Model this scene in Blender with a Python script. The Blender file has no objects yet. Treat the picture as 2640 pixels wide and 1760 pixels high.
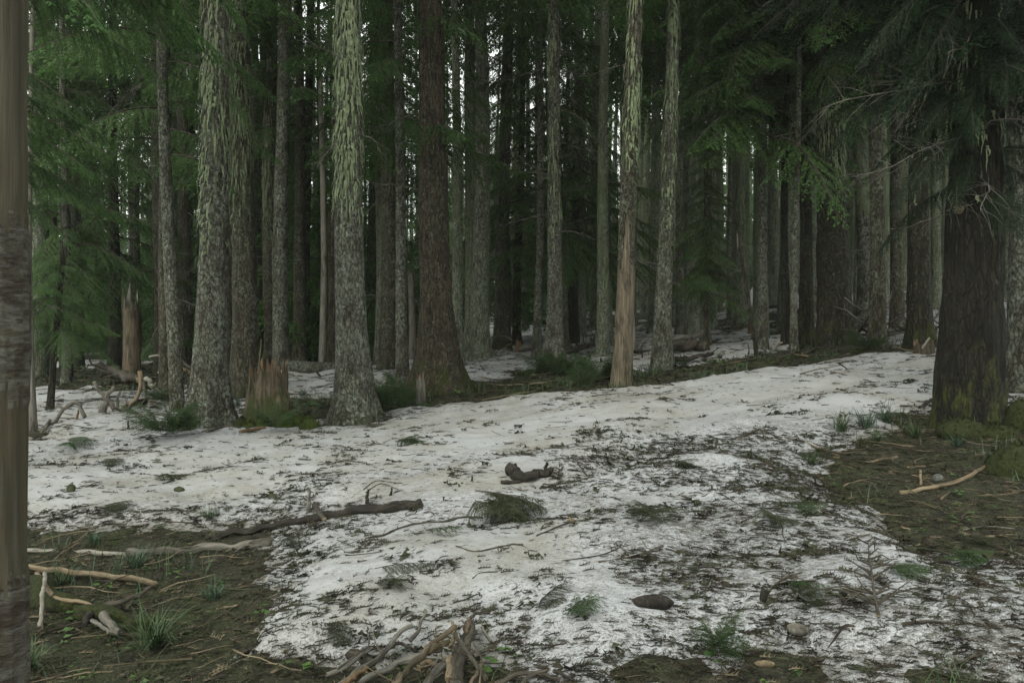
import bpy, math, random
import numpy as np
from mathutils import Vector, Matrix, Euler

random.seed(7)
rng = np.random.default_rng(7)
SC = bpy.context.scene
COL = SC.collection
PI = math.pi

# ------------------------------------------------------------------ camera, sky, sun, exposure
FPX = 1829.0                      # focal length in photograph pixels (photo counted as 2352 wide)
CAMZ = 1.6
cam_d = bpy.data.cameras.new('camera')
cam_d.sensor_width = 36.0
cam_d.lens = 28.0
cam_d.clip_start = 0.05
cam_d.clip_end = 2000.0
cam = bpy.data.objects.new('camera', cam_d)
cam.location = (0, 0, CAMZ)
cam.rotation_euler = (PI / 2, 0, 0)
COL.objects.link(cam)
SC.camera = cam

world = bpy.data.worlds.new('World')
SC.world = world
world.use_nodes = True
wn, wl = world.node_tree.nodes, world.node_tree.links
wn.clear()
w_out = wn.new('ShaderNodeOutputWorld')
w_bg = wn.new('ShaderNodeBackground')
w_sky = wn.new('ShaderNodeTexSky')
w_sky.sky_type = 'NISHITA'
w_sky.sun_disc = False
SUN_EL, SUN_ROT = math.radians(42), math.radians(205)
w_sky.sun_elevation = SUN_EL
w_sky.sun_rotation = SUN_ROT
w_mix = wn.new('ShaderNodeMix'); w_mix.data_type = 'RGBA'
w_mix.inputs[0].default_value = 0.88           # overcast: a near even white cloud deck over the clear sky
w_mix.inputs[7].default_value = (9.3, 9.8, 8.9, 1)
wl.new(w_sky.outputs[0], w_mix.inputs[6])
wl.new(w_mix.outputs[2], w_bg.inputs[0])
w_bg.inputs[1].default_value = 0.15
wl.new(w_bg.outputs[0], w_out.inputs[0])

sun_d = bpy.data.lights.new('sun', 'SUN')
sun_d.energy = 1.5
sun_d.angle = math.radians(25)
sun_d.color = (1.0, 0.98, 0.86)
sun = bpy.data.objects.new('sun', sun_d)
_sd = Vector((math.sin(SUN_ROT) * math.cos(SUN_EL), math.cos(SUN_ROT) * math.cos(SUN_EL), math.sin(SUN_EL)))
sun.rotation_euler = _sd.to_track_quat('Z', 'Y').to_euler()
COL.objects.link(sun)

SC.view_settings.view_transform = 'Standard'
SC.view_settings.look = 'None'
SC.view_settings.gamma = 1.0
SC.view_settings.use_curve_mapping = False
SC.view_settings.exposure = 0.5
SC.cycles.max_bounces = 8
SC.cycles.diffuse_bounces = 6
SC.cycles.glossy_bounces = 2
SC.cycles.transmission_bounces = 3
SC.cycles.use_denoising = True

# ------------------------------------------------------------------ numpy noise
def _hash(ix, iy, iz):
    h = (ix.astype(np.int64) * 374761393 + iy.astype(np.int64) * 668265263 + iz.astype(np.int64) * 2147483647) & 0xffffffff
    h = ((h ^ (h >> 13)) * 1274126177) & 0xffffffff
    h = h ^ (h >> 16)
    return (h & 0xffff) / 65535.0

def noise(x, y, z=0.0):
    x, y, z = np.broadcast_arrays(np.asarray(x, float), np.asarray(y, float), np.asarray(z, float))
    x0, y0, z0 = np.floor(x), np.floor(y), np.floor(z)
    fx, fy, fz = x - x0, y - y0, z - z0
    fx, fy, fz = fx * fx * (3 - 2 * fx), fy * fy * (3 - 2 * fy), fz * fz * (3 - 2 * fz)
    x0, y0, z0 = x0.astype(np.int64), y0.astype(np.int64), z0.astype(np.int64)
    r = 0
    for a in (0, 1):
        for b in (0, 1):
            for c in (0, 1):
                w = (fx if a else 1 - fx) * (fy if b else 1 - fy) * (fz if c else 1 - fz)
                r = r + w * _hash(x0 + a, y0 + b, z0 + c)
    return r * 2 - 1

def fbm(x, y, z=0.0, octv=3):
    r, a, f = 0, 1.0, 1.0
    for i in range(octv):
        r = r + a * noise(x * f + 17 * i, y * f + 31 * i, np.asarray(z) * f + 5 * i)
        a *= 0.5; f *= 2.03
    return r / 1.75

def sstep(a, b, x):
    t = np.clip((x - a) / (b - a), 0, 1)
    return t * t * (3 - 2 * t)

# ------------------------------------------------------------------ terrain: thin-plate spline through surveyed points
_cp = np.array([
    (-10, -12, -.5), (0, -12, -.4), (12, -12, .6),
    (-6, 0, -.22), (0, 0, -.08), (6, 0, .45),
    (-6, 4, -.18), (-2, 4, -.02), (0, 4, .02), (3, 4, .2), (8, 4, .7),
    (-8, 8, -.12), (-4.5, 8, 0.02), (0, 8, .22), (4, 8, .55), (9, 8, 1.1),
    (-12, 13, -.1), (-5, 13, .17), (-2.6, 13, .27), (0, 13, .57), (4, 13, .9), (8.4, 13, 1.2),
    (0, 16, .72), (3.5, 16, .93), (8.4, 16, 1.46), (-6, 16, .3),
    (-18, 20, .1), (-8, 20, .5), (0, 20, .9), (8, 20, 1.6), (15, 20, 2.3),
    (-27, 30, .3), (-17, 30, .6), (-12, 30, .8), (0, 30, 1.4), (8, 30, 2.2), (18, 30, 3.3),
    (-38, 60, 1.1), (-19, 60, 1.4), (0, 60, 3.6), (10.6, 60, 4.5), (23.7, 60, 5.6), (38.6, 60, 7),
    (-60, 100, 2), (-30, 100, 2.6), (0, 100, 6.5), (20, 100, 8.2), (45, 100, 10.5),
    (-120, 200, 6), (0, 200, 14), (120, 200, 24), (-60, 0, -3), (60, 0, 5), (0, -60, -2),
], float)
def _tps():
    P = _cp[:, :2] / 20.0; n = len(P)
    d2 = ((P[:, None] - P[None]) ** 2).sum(-1)
    K = 0.5 * d2 * np.log(d2 + 1e-12) + np.eye(n) * 1e-4
    A = np.zeros((n + 3, n + 3)); A[:n, :n] = K
    A[:n, n] = 1; A[:n, n + 1:] = P; A[n, :n] = 1; A[n + 1:, :n] = P.T
    return P, np.linalg.solve(A, np.concatenate([_cp[:, 2], np.zeros(3)]))
_TP, _TW = _tps()
def base_z(x, y):
    x = np.asarray(x, float); y = np.asarray(y, float)
    sh = x.shape
    xs, ys = x.ravel() / 20.0, y.ravel() / 20.0
    out = _TW[len(_TP)] + _TW[len(_TP) + 1] * xs + _TW[len(_TP) + 2] * ys
    for (px, py), w in zip(_TP, _TW):
        d2 = (xs - px) ** 2 + (ys - py) ** 2
        out = out + w * 0.5 * d2 * np.log(d2 + 1e-12)
    return out.reshape(sh)

def hit(px, py, zf):
    """the first point of the surface zf that the line of sight through photo pixel (px, py) meets"""
    u, v = (px - 1176) / FPX, (784 - py) / FPX
    Y = 2.2 * (1.012 ** np.arange(0, 380))
    X = u * Y; Z = CAMZ + v * Y
    g = zf(X, Y)
    k = np.nonzero(Z < g)[0]
    i = k[0] if len(k) else len(Y) - 1
    return X[i], Y[i], g[i]

def at(px, py, Y):
    return Vector(((px - 1176) / FPX * Y, Y, CAMZ + (784 - py) / FPX * Y))

# ------------------------------------------------------------------ snow cover: where the ground lies bare
def poly_sd(x, y, poly):
    """signed distance to a polygon, positive outside"""
    d = np.full(x.shape, 1e9); ins = np.zeros(x.shape, bool)
    n = len(poly)
    for i in range(n):
        ax, ay = poly[i]; bx, by = poly[(i + 1) % n]
        ex, ey = bx - ax, by - ay
        t = np.clip(((x - ax) * ex + (y - ay) * ey) / (ex * ex + ey * ey + 1e-12), 0, 1)
        d = np.minimum(d, np.hypot(x - ax - t * ex, y - ay - t * ey))
        c = ((ay > y) != (by > y)) & (x < (bx - ax) * (y - ay) / (by - ay + 1e-12) + ax)
        ins ^= c
    return np.where(ins, -d, d)

_g1 = lambda X, Y: base_z(X, Y) + 0.1
def wpoly(pts): return [hit(a, b, _g1)[:2] for a, b in pts]
BARE = [wpoly(p) for p in (
    [(-260, 1215), (150, 1200), (400, 1190), (590, 1195), (620, 1235), (600, 1300), (560, 1380), (560, 1440), (420, 1490), (150, 1540), (-260, 1545)],
    [(480, 1500), (760, 1490), (900, 1478), (1010, 1450), (1120, 1450), (1180, 1490), (1225, 1545), (1260, 1640), (700, 1700), (640, 1560)],
    [(1850, 1085), (1900, 1030), (1990, 975), (2080, 945), (2150, 930), (2620, 930), (2640, 1215), (2350, 1240), (2230, 1225), (2080, 1180), (1960, 1135)],
    [(400, 990), (560, 985), (700, 965), (860, 945), (960, 932), (1100, 916), (1400, 892), (1650, 858), (1850, 832), (1990, 816), (2085, 806),
     (2050, 780), (1850, 790), (1600, 828), (1400, 850), (1120, 868), (930, 880), (700, 905), (520, 940)],
    [(2140, 1530), (2352, 1505), (2600, 1490), (2600, 1700), (2180, 1700)],
    [(1520, 1498), (1760, 1488), (1800, 1515), (1660, 1545), (1530, 1530)],
    [(20, 985), (110, 975), (150, 1000), (60, 1012)],
    [(1180, 845), (1330, 835), (1420, 860), (1300, 885), (1190, 870)],
)]
CLEAN = wpoly([(0, 1185), (600, 1135), (1000, 1070), (1350, 1030), (1750, 985), (2140, 915), (2200, 800), (1700, 850), (1300, 895), (950, 965), (600, 1015), (300, 1085), (0, 1130)])
DIRTY = wpoly([(1300, 1120), (1850, 980), (2352, 1240), (2700, 1300), (2600, 1640), (1300, 1640), (1150, 1400), (1450, 1260)])
WELLS = []      # tree wells: (x, y, r), filled when the trunks are laid out

def snow_s(x, y):
    n1 = fbm(x * 1.1, y * 1.1, 3.3, 4)
    s = np.full(x.shape, 3.0)
    for p in BARE:
        s = np.minimum(s, poly_sd(x, y, p))
    s = s + n1 * (0.40 + 0.02 * np.clip(y, 0, 20)) + noise(x * 6, y * 6, 1) * .09 + noise(x * 17, y * 17, 1) * .045
    far = sstep(16.5, 22, y + 0.25 * np.abs(x + 4))
    patch = 0.22 + 1.8 * fbm(x * .22, y * .22, 9.0, 4) + .5 * noise(x * 1.3, y * 1.3, 4)
    leftdark = sstep(-3, -9, x) * sstep(20, 26, y) * .8
    s = np.where(far > 0, np.minimum(s, 3 * (1 - far) + far * (patch - leftdark)), s)
    for wx, wy, r in WELLS:
        d = np.hypot(x - wx, y - wy) - r
        s = np.minimum(s, d * 1.2 + .08 * noise(x * 5, y * 5, 2))
    return s

def snow_t(x, y):
    s = snow_s(x, y)
    return np.where(s > 0, 0.13 * (1 - np.exp(-s / 0.38)) + .04 * np.clip(s, 0, 1), s * .5 - 0.01)

def ground_z(x, y):
    near = 1.0 / (1 + 0.03 * np.hypot(x, y))
    return base_z(x, y) + (0.09 * fbm(x * 1.6, y * 1.6, 0, 4) + .035 * fbm(x * 8, y * 8, 2, 3)) * near
def snow_und(x, y):
    w = .3 * np.cos(x * .8 + 2 * fbm(x * .3, y * .3, 7, 2))
    return (0.10 * fbm(x * .75 + w, y * 1.2, 5, 3) + 0.045 * fbm(x * 2.2, y * 3.4, 6, 3) + .012 * fbm(x * 9, y * 11, 8, 2))
def snow_z(x, y):
    t = snow_t(x, y)
    return base_z(x, y) + t + snow_und(x, y) * sstep(0, .12, t) + .05 * fbm(x * 1.3, y * 1.3, 0, 4) * (1 - sstep(0, .12, t))
def surf_z(x, y):
    x = np.asarray(x, float); y = np.asarray(y, float)
    return np.maximum(ground_z(x, y), snow_z(x, y))

# ------------------------------------------------------------------ mesh building
class MB:
    def __init__(s): s.v = []; s.f = []; s.m = []; s.g = []; s.n = 0
    def add(s, v, f, mat=0, gr=None):
        v = np.asarray(v, float).reshape(-1, 3)
        if len(f): s.g.append(v if gr is None else gr)
        f = np.asarray(f, np.int64)
        if len(f) == 0: return
        if f.shape[1] == 4: pass
        s.v.append(v); s.f.append(f + s.n)
        s.m.append(np.full(len(f), mat) if np.isscalar(mat) else np.asarray(mat)); s.n += len(v)
    def mesh(s, name, mats, smooth=True, attrs=None):
        me = bpy.data.meshes.new(name)
        V = np.concatenate(s.v)
        nl = sum(f.size for f in s.f)
        loops = np.concatenate([f.ravel() for f in s.f])
        tot = np.concatenate([np.full(len(f), f.shape[1]) for f in s.f])
        st = np.concatenate([[0], np.cumsum(tot)[:-1]])
        me.vertices.add(len(V)); me.vertices.foreach_set('co', V.ravel().astype(np.float32))
        me.loops.add(nl); me.loops.foreach_set('vertex_index', loops.astype(np.int32))
        me.polygons.add(len(tot)); me.polygons.foreach_set('loop_start', st.astype(np.int32))
        me.polygons.foreach_set('loop_total', tot.astype(np.int32))
        for m in mats: me.materials.append(m)
        me.polygons.foreach_set('material_index', np.concatenate(s.m).astype(np.int32))
        me.polygons.foreach_set('use_smooth', np.full(len(tot), smooth))
        if any(m.name.startswith(('wood_', 'branch_')) for m in mats):   # grain runs along each piece of wood
            ga = me.attributes.new('grain', 'FLOAT_VECTOR', 'POINT'); ga.data.foreach_set('vector', np.concatenate(s.g).ravel().astype(np.float32))
        if attrs:
            for k, a in attrs.items():
                at_ = me.attributes.new(k, 'FLOAT', 'POINT'); at_.data.foreach_set('value', np.asarray(a, np.float32))
        me.update(calc_edges=True)
        return me

def obj(name, me, parent=None, loc=None, kind=None):
    o = bpy.data.objects.new(name, me); COL.objects.link(o)
    if parent is not None: o.parent = parent
    if loc is not None: o.location = loc
    if kind: o['kind'] = kind
    return o
def tag(o, label, cat, group=None, kind=None):
    o['label'] = label; o['category'] = cat
    if group: o['group'] = group
    if kind: o['kind'] = kind
    return o
def thing(name, label, cat, loc, group=None):
    o = bpy.data.objects.new(name, None); COL.objects.link(o)
    o.empty_display_size = .2; o.location = loc
    return tag(o, label, cat, group)

def tube(pts, rad, nseg=8, rough=0.0, seed=0.0, cap=True, jag=0.0):
    """a tapering tube along a polyline; returns vertices and faces (quads, caps as degenerate-free triangles fans in quads)"""
    P = np.asarray([tuple(p) for p in pts], float); n = len(P)
    R = np.broadcast_to(np.asarray(rad, float), (n,))
    T = np.gradient(P, axis=0); T /= np.linalg.norm(T, axis=1)[:, None] + 1e-9
    up = np.array([0, 0, 1.0]) if abs(T[0][2]) < .8 else np.array([1.0, 0, 0])
    A = np.cross(T, up); A /= np.linalg.norm(A, axis=1)[:, None] + 1e-9
    B = np.cross(T, A)
    th = np.linspace(0, 2 * PI, nseg, endpoint=False)
    c, s_ = np.cos(th), np.sin(th)
    L = np.concatenate([[0], np.cumsum(np.linalg.norm(np.diff(P, axis=0), axis=1))])
    rr = R[:, None] * (1 + rough * fbm(c[None] * 1.5 + seed, s_[None] * 1.5 + seed, L[:, None] / (R.max() * 2.2 + 1e-6) + seed, 3) + rough * .5 * noise(c[None] * 4 + seed, s_[None] * 4, L[:, None] / (R.max() + 1e-6)))
    V = P[:, None] + rr[..., None] * (A[:, None] * c[None, :, None] + B[:, None] * s_[None, :, None])
    if jag > 0:
        V[-1] += T[-1] * (rng.random(nseg)[:, None] * jag)
        V[-2] += T[-2] * (rng.random(nseg)[:, None] * jag * .3)
    V = V.reshape(-1, 3)
    i = np.arange(n - 1)[:, None] * nseg; j = np.arange(nseg)[None]; k = (j + 1) % nseg
    F = np.stack([i + j, i + k, i + nseg + k, i + nseg + j], -1).reshape(-1, 4)
    out = [(V, F)]
    if cap:
        e = P[-1] - (T[-1] * jag * .3 if jag else 0)
        Vc = np.vstack([V, P[0][None], np.asarray(e)[None]])
        nb = n * nseg
        jj = np.arange(nseg); kk = (jj + 1) % nseg
        F3 = np.vstack([np.stack([kk, jj, np.full(nseg, nb)], 1), np.stack([(n - 1) * nseg + jj, (n - 1) * nseg + kk, np.full(nseg, nb + 1)], 1)])
        return Vc, F, F3
    return V, F, np.zeros((0, 3), int)
def add_tube(mb, pts, rad, nseg=8, rough=0.0, seed=None, cap=True, mat=0, capmat=None, jag=0.0):
    sd = random.random() * 50 if seed is None else seed
    V, F, F3 = tube(pts, rad, nseg, rough, sd, cap, jag)
    P = np.asarray([tuple(p) for p in pts], float); n = len(P)
    L = np.concatenate([[0], np.cumsum(np.linalg.norm(np.diff(P, axis=0), axis=1))]); Rm = np.broadcast_to(np.asarray(rad, float), (n,))
    th = np.linspace(0, 2 * PI, nseg, endpoint=False)
    G = np.stack([np.cos(th)[None] * Rm[:, None] + sd, np.sin(th)[None] * Rm[:, None] + sd, np.repeat(L[:, None], nseg, 1)], -1).reshape(-1, 3)
    if len(F3): G = np.vstack([G, G[:1], G[-1:]])
    mb.add(V, F, mat, G)
    if len(F3):
        mb.f.append(F3 + mb.n - len(V)); mb.m.append(np.full(len(F3), mat if capmat is None else capmat))

def curve_pts(a, b, n, wob, sag=0.0, seed=None):
    a, b = np.array(tuple(a)), np.array(tuple(b))
    sd = random.random() * 99 if seed is None else seed
    t = np.linspace(0, 1, n)
    P = a + (b - a) * t[:, None]
    w = np.sin(t * PI)[:, None] ** .5 * wob
    P = P + w * np.stack([noise(t * 3 + sd, 0), noise(t * 3 + sd, 7), noise(t * 3 + sd, 19)], 1)
    P[:, 2] -= sag * np.sin(t * PI)
    return P

# ------------------------------------------------------------------ materials
MATS = {}
class NT:
    def __init__(s, name):
        m = bpy.data.materials.new(name); m.use_nodes = True
        s.m = m; s.n = m.node_tree.nodes; s.l = m.node_tree.links
        s.n.clear()
        s.out = s.n.new('ShaderNodeOutputMaterial')
        s.bs = s.n.new('ShaderNodeBsdfPrincipled')
        s.l.new(s.bs.outputs[0], s.out.inputs[0])
        s.tc = s.n.new('ShaderNodeTexCoord')
        s.bs.inputs['Specular IOR Level'].default_value = .25
        MATS[name] = m
    def map(s, sc=(1, 1, 1), src='Object', vec=None, loc=(0, 0, 0)):
        mp = s.n.new('ShaderNodeMapping'); mp.inputs['Scale'].default_value = sc; mp.inputs['Location'].default_value = loc
        s.l.new(vec if vec is not None else s.tc.outputs[src], mp.inputs[0]); return mp.outputs[0]
    def noise(s, vec, scale, detail=4, rough=.6, dist=0, out=0):
        t = s.n.new('ShaderNodeTexNoise'); t.inputs['Scale'].default_value = scale
        t.inputs['Detail'].default_value = detail; t.inputs['Roughness'].default_value = rough; t.inputs['Distortion'].default_value = dist
        s.l.new(vec, t.inputs['Vector']); return t.outputs[out]
    def voro(s, vec, scale, feat='F1', out=0, rnd=1):
        t = s.n.new('ShaderNodeTexVoronoi'); t.feature = feat; t.inputs['Scale'].default_value = scale; t.inputs['Randomness'].default_value = rnd
        s.l.new(vec, t.inputs['Vector']); return t.outputs[out]
    def ramp(s, v, a, b, ca=0.0, cb=1.0):
        t = s.n.new('ShaderNodeMapRange'); t.interpolation_type = 'SMOOTHSTEP'
        t.inputs[1].default_value = a; t.inputs[2].default_value = b; t.inputs[3].default_value = ca; t.inputs[4].default_value = cb
        s.l.new(v, t.inputs[0]); return t.outputs[0]
    def mix(s, f, a, b):
        t = s.n.new('ShaderNodeMix'); t.data_type = 'RGBA'
        if isinstance(f, (int, float)): t.inputs[0].default_value = f
        else: s.l.new(f, t.inputs[0])
        for k, c in ((6, a), (7, b)):
            if isinstance(c, tuple): t.inputs[k].default_value = (*c, 1)
            else: s.l.new(c, t.inputs[k])
        return t.outputs[2]
    def math(s, op, a, b=0.0, c=None):
        t = s.n.new('ShaderNodeMath'); t.operation = op
        for k, x in ((0, a), (1, b), (2, c)):
            if x is None: continue
            if isinstance(x, (int, float)): t.inputs[k].default_value = x
            else: s.l.new(x, t.inputs[k])
        return t.outputs[0]
    def attr(s, name, typ='GEOMETRY'):
        t = s.n.new('ShaderNodeAttribute'); t.attribute_type = typ; t.attribute_name = name; return t.outputs['Fac']
    def rnd(s):
        return s.n.new('ShaderNodeObjectInfo').outputs['Random']
    def zc(s):
        x = s.n.new('ShaderNodeSeparateXYZ'); s.l.new(s.tc.outputs['Object'], x.inputs[0]); return x.outputs[2]
    def bump(s, h, st=.5, dist=.02):
        b = s.n.new('ShaderNodeBump'); b.inputs['Strength'].default_value = st; b.inputs['Distance'].default_value = dist
        s.l.new(h, b.inputs['Height']); s.l.new(b.outputs[0], s.bs.inputs['Normal'])
    def done(s, col, rough=.9):
        if isinstance(col, tuple): s.bs.inputs['Base Color'].default_value = (*col, 1)
        else: s.l.new(col, s.bs.inputs['Base Color'])
        if isinstance(rough, (int, float)): s.bs.inputs['Roughness'].default_value = rough
        else: s.l.new(rough, s.bs.inputs['Roughness'])
        return s.m

LICHEN = (.215, .26, .155)
def bark(name, lo, hi, crack, crust, crust_amt, vs=1.0, lichen=.55, lz=(2.0, 4.0)):
    """lo / hi: plate colours, crust: grey crustose lichen speckle; 'lichen' and 'moss' come from each tree's own property"""
    t = NT(name)
    v = t.map((1, 1, .36 * vs))
    z = t.zc()
    wob = t.noise(t.map((1, 1, .5)), 3, 3)
    cell = t.voro(t.map((1, 1, .36 * vs)), 17, 'DISTANCE_TO_EDGE')
    cell2 = t.noise(t.map((1, 1, .22 * vs)), 26, 5, .75, .6)
    ck = t.math('MULTIPLY', t.ramp(cell, .0, .13, .35, 1), t.ramp(cell2, .36, .5, .15, 1))
    fine = t.noise(t.map((1, 1, .5)), 48, 5, .8)
    tone = t.noise(t.map((1, 1, .6)), 4.5, 6, .72, .5)
    c = t.mix(t.ramp(tone, .36, .62), lo, hi)
    c = t.mix(t.ramp(fine, .38, .6, .6, 0), c, tuple(x * .4 for x in lo))
    c = t.mix(t.math('SUBTRACT', 1.0, ck), c, crack)
    # crusty grey lichen on some plates, dark curled flakes on others
    cr = t.noise(t.map((1, 1, .8)), 17, 6, .78, .4)
    crm = t.math('MULTIPLY', t.ramp(cr, .55 - .08 * crust_amt, .62 - .08 * crust_amt), t.ramp(wob, .38, .6))
    c = t.mix(t.math('MULTIPLY', crm, .85), c, crust)
    fl = t.noise(t.map((1, 1, .8), loc=(5, 3, 1)), 24, 5, .8, .5)
    flm = t.math('MULTIPLY', t.ramp(fl, .53, .6), t.ramp(t.math('ADD', wob, t.ramp(z, 1.5, 5, 0, .25)), .5, .75, .15, .85))
    c = t.mix(flm, c, (.022, .024, .015))
    # pale hanging lichen: vertical streaks, from a height up
    st = t.noise(t.map((1, 1, .10)), 24, 4, .65, .5)
    st2 = t.noise(t.map((1, 1, .35)), 3.2, 4, .6)
    am = t.attr('lichen', 'OBJECT')
    hz = t.ramp(z, lz[0], lz[1])
    thr = t.math('MULTIPLY', t.math('MULTIPLY', am, hz), t.ramp(st2, .3, .68, .02, .25))
    val = t.math('SUBTRACT', t.math('ADD', st, thr), .66)
    lm = t.ramp(val, -.0, .06)
    c = t.mix(t.math('MULTIPLY', lm, .8), c, t.mix(t.ramp(fine, .35, .65), LICHEN, (.10, .125, .06)))
    # moss, low down
    ma = t.attr('moss', 'OBJECT')
    mn = t.noise(t.map((1, 1, .45)), 5, 5, .7)
    mz = t.ramp(z, 0.0, 1.3, 1.0, 0.1)
    mv = t.math('ADD', mn, t.math('MULTIPLY', t.math('MULTIPLY', ma, mz), .27))
    mm = t.ramp(mv, .66, .8)
    c = t.mix(mm, c, t.mix(t.ramp(fine, .35, .65), (.025, .03, .008), (.065, .072, .018)))
    t.bump(t.math('ADD', t.math('MULTIPLY', ck, 1.2), t.math('ADD', t.math('MULTIPLY', fine, .6), t.math('ADD', t.math('MULTIPLY', crm, .5), lm))), 1.0, .035)
    return t.done(c, .92)

bark('bark_grey', (.066, .060, .042), (.215, .215, .17), (.022, .018, .012), (.29, .315, .255), .85, vs=1.5)
bark('bark_brown', (.050, .045, .030), (.125, .115, .08), (.014, .012, .008), (.21, .225, .165), .6, vs=.8)
bark('bark_red', (.050, .038, .024), (.115, .092, .062), (.012, .009, .006), (.17, .17, .125), .25, vs=.6)
bark('bark_dark', (.022, .020, .012), (.058, .052, .035), (.008, .006, .004), (.12, .13, .095), .15, vs=.6)
bark('bark_shade', (.010, .009, .006), (.030, .026, .017), (.004, .003, .002), (.05, .055, .035), .0, vs=.6)  # dark bark with the huge fir's shade put into its colour
bark('bark_lichen', (.15, .16, .11), (.30, .325, .24), (.03, .028, .018), (.31, .35, .26), .9, vs=.7, lz=(.3, 3.5))
t = NT('bark_birch')
bn = t.noise(t.map((1, 1, 4.0)), 9, 6, .75, .6); b2 = t.noise(t.map((1, 1, 1.6)), 14, 5, .7); b3 = t.noise(t.map((1, 1, 5)), 30, 4, .7)
c = t.mix(t.ramp(bn, .38, .62), (.025, .018, .012), (.085, .082, .07))
c = t.mix(t.ramp(b2, .52, .62, 0, .8), c, (.045, .036, .022))
c = t.mix(t.ramp(b3, .58, .66, 0, .9), c, (.018, .013, .01))
t.bump(t.math('ADD', bn, b3), 1, .01); t.done(c, .85)

def wood(name, a, b, dark, sc=1.0):
    t = NT(name)
    ga = t.n.new('ShaderNodeAttribute'); ga.attribute_name = 'grain'; gv = ga.outputs['Vector']
    g = t.noise(t.map((1, 1, .05 * sc), vec=gv), 40, 5, .65, .4)
    g2 = t.noise(t.map((1, 1, .25), vec=gv), 7, 5, .7)
    c = t.mix(t.ramp(g, .35, .7), a, b)
    c = t.mix(t.ramp(g2, .48, .66, 0, .9), c, dark)
    g3 = t.noise(t.map((1, 1, .12), vec=gv), 90, 4, .7)
    c = t.mix(t.ramp(g3, .55, .68, 0, .6), c, dark)
    mo_ = t.attr('moss', 'OBJECT'); zz_ = t.zc()
    mk = t.ramp(t.math('ADD', g2, t.math('MULTIPLY', mo_, t.ramp(zz_, 0, .9, .36, .05))), .62, .74)
    c = t.mix(mk, c, t.mix(t.ramp(g, .4, .6), (.018, .022, .006), (.042, .048, .013)))
    t.bump(g, .7, .015)
    return t.done(c, .8)
wood('wood_pale', (.17, .155, .13), (.30, .28, .24), (.08, .068, .054))
wood('wood_tan', (.12, .088, .055), (.24, .19, .125), (.045, .034, .022))
wood('wood_orange', (.085, .05, .026), (.17, .115, .064), (.035, .022, .014))
wood('wood_rot', (.045, .034, .021), (.12, .095, .063), (.018, .013, .009))
wood('wood_pole', (.032, .028, .018), (.056, .05, .033), (.045, .034, .018), .5)
wood('wood_grey', (.085, .077, .064), (.18, .165, .14), (.04, .034, .027))
wood('wood_dark', (.012, .010, .008), (.038, .032, .025), (.006, .005, .004), 3)

def simple(name, a, b, scale, rough=.9, bump=.6, objrnd=0.0, src='Object'):
    t = NT(name)
    v = t.map((1, 1, 1), src)
    n = t.noise(v, scale, 5, .65)
    c = t.mix(t.ramp(n, .32, .68), a, b)
    if objrnd:
        c = t.mix(t.math('MULTIPLY', t.rnd(), objrnd), c, tuple(x * .5 for x in a))
    if bump: t.bump(n, bump, .02)
    return t.done(c, rough)
wood('branch_bark', (.028, .023, .017), (.085, .074, .058), (.014, .011, .008), 4)
wood('branch_grey', (.055, .05, .042), (.165, .155, .135), (.028, .024, .019), 3)
wood('branch_tan', (.075, .056, .036), (.19, .15, .10), (.034, .026, .018), 2)
wood('wood_snag', (.06, .048, .033), (.155, .128, .09), (.03, .023, .016))
simple('moss', (.014, .022, .004), (.048, .066, .012), 60, 1, .9)
simple('moss_dull', (.010, .013, .004), (.032, .037, .011), 40, 1, .9)
simple('stone', (.05, .052, .046), (.11, .112, .1), 18, .8)
simple('lichen_hang', (.085, .105, .06), (.175, .205, .12), 14, 1, .3)
simple('grass_blade', (.022, .04, .015), (.06, .095, .04), 5, .6, 0, src='Generated')
simple('grass_blue', (.028, .05, .028), (.06, .095, .058), 5, .6, 0, src='Generated')
simple('leaf_green', (.025, .055, .013), (.055, .10, .025), 9, .6, 0)
simple('litter_brown', (.012, .010, .007), (.045, .037, .026), 7, 1, 0)
simple('litter_olive', (.014, .016, .008), (.048, .052, .028), 7, 1, 0)
simple('litter_tan', (.06, .047, .03), (.16, .128, .085), 4, 1, 0)

def foliage(name, a, b, c2, rnd=.6):
    t = NT(name)
    n = t.noise(t.map((1, 1, 1)), 1.6, 3, .6)
    n2 = t.noise(t.map((1, 1, 1)), 22, 3, .6)
    col = t.mix(t.ramp(n, .35, .65), a, b)
    col = t.mix(t.ramp(n2, .5, .75, 0, .7), col, c2)
    col = t.mix(t.math('MULTIPLY', t.rnd(), rnd), col, tuple(x * .55 for x in a))
    tr = t.n.new('ShaderNodeBsdfTranslucent'); t.l.new(col, tr.inputs[0])
    mx = t.n.new('ShaderNodeMixShader'); mx.inputs[0].default_value = .4
    t.l.new(t.bs.outputs[0], mx.inputs[1]); t.l.new(tr.outputs[0], mx.inputs[2]); t.l.new(mx.outputs[0], t.out.inputs[0])
    return t.done(col, .6)
foliage('needles', (.046, .105, .027), (.078, .15, .04), (.10, .17, .05), .4)
foliage('needles_dark', (.006, .018, .006), (.011, .031, .010), (.017, .04, .012))  # shade on the right-hand firs' boughs put into the needle colour
foliage('needles_bright', (.034, .080, .022), (.056, .115, .032), (.075, .135, .04), .3)
foliage('needles_seedling', (.03, .062, .020), (.05, .094, .03), (.065, .11, .036), .3)
foliage('needles_fallen', (.035, .046, .022), (.066, .080, .042), (.075, .08, .045), .3)
M = MATS

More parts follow.
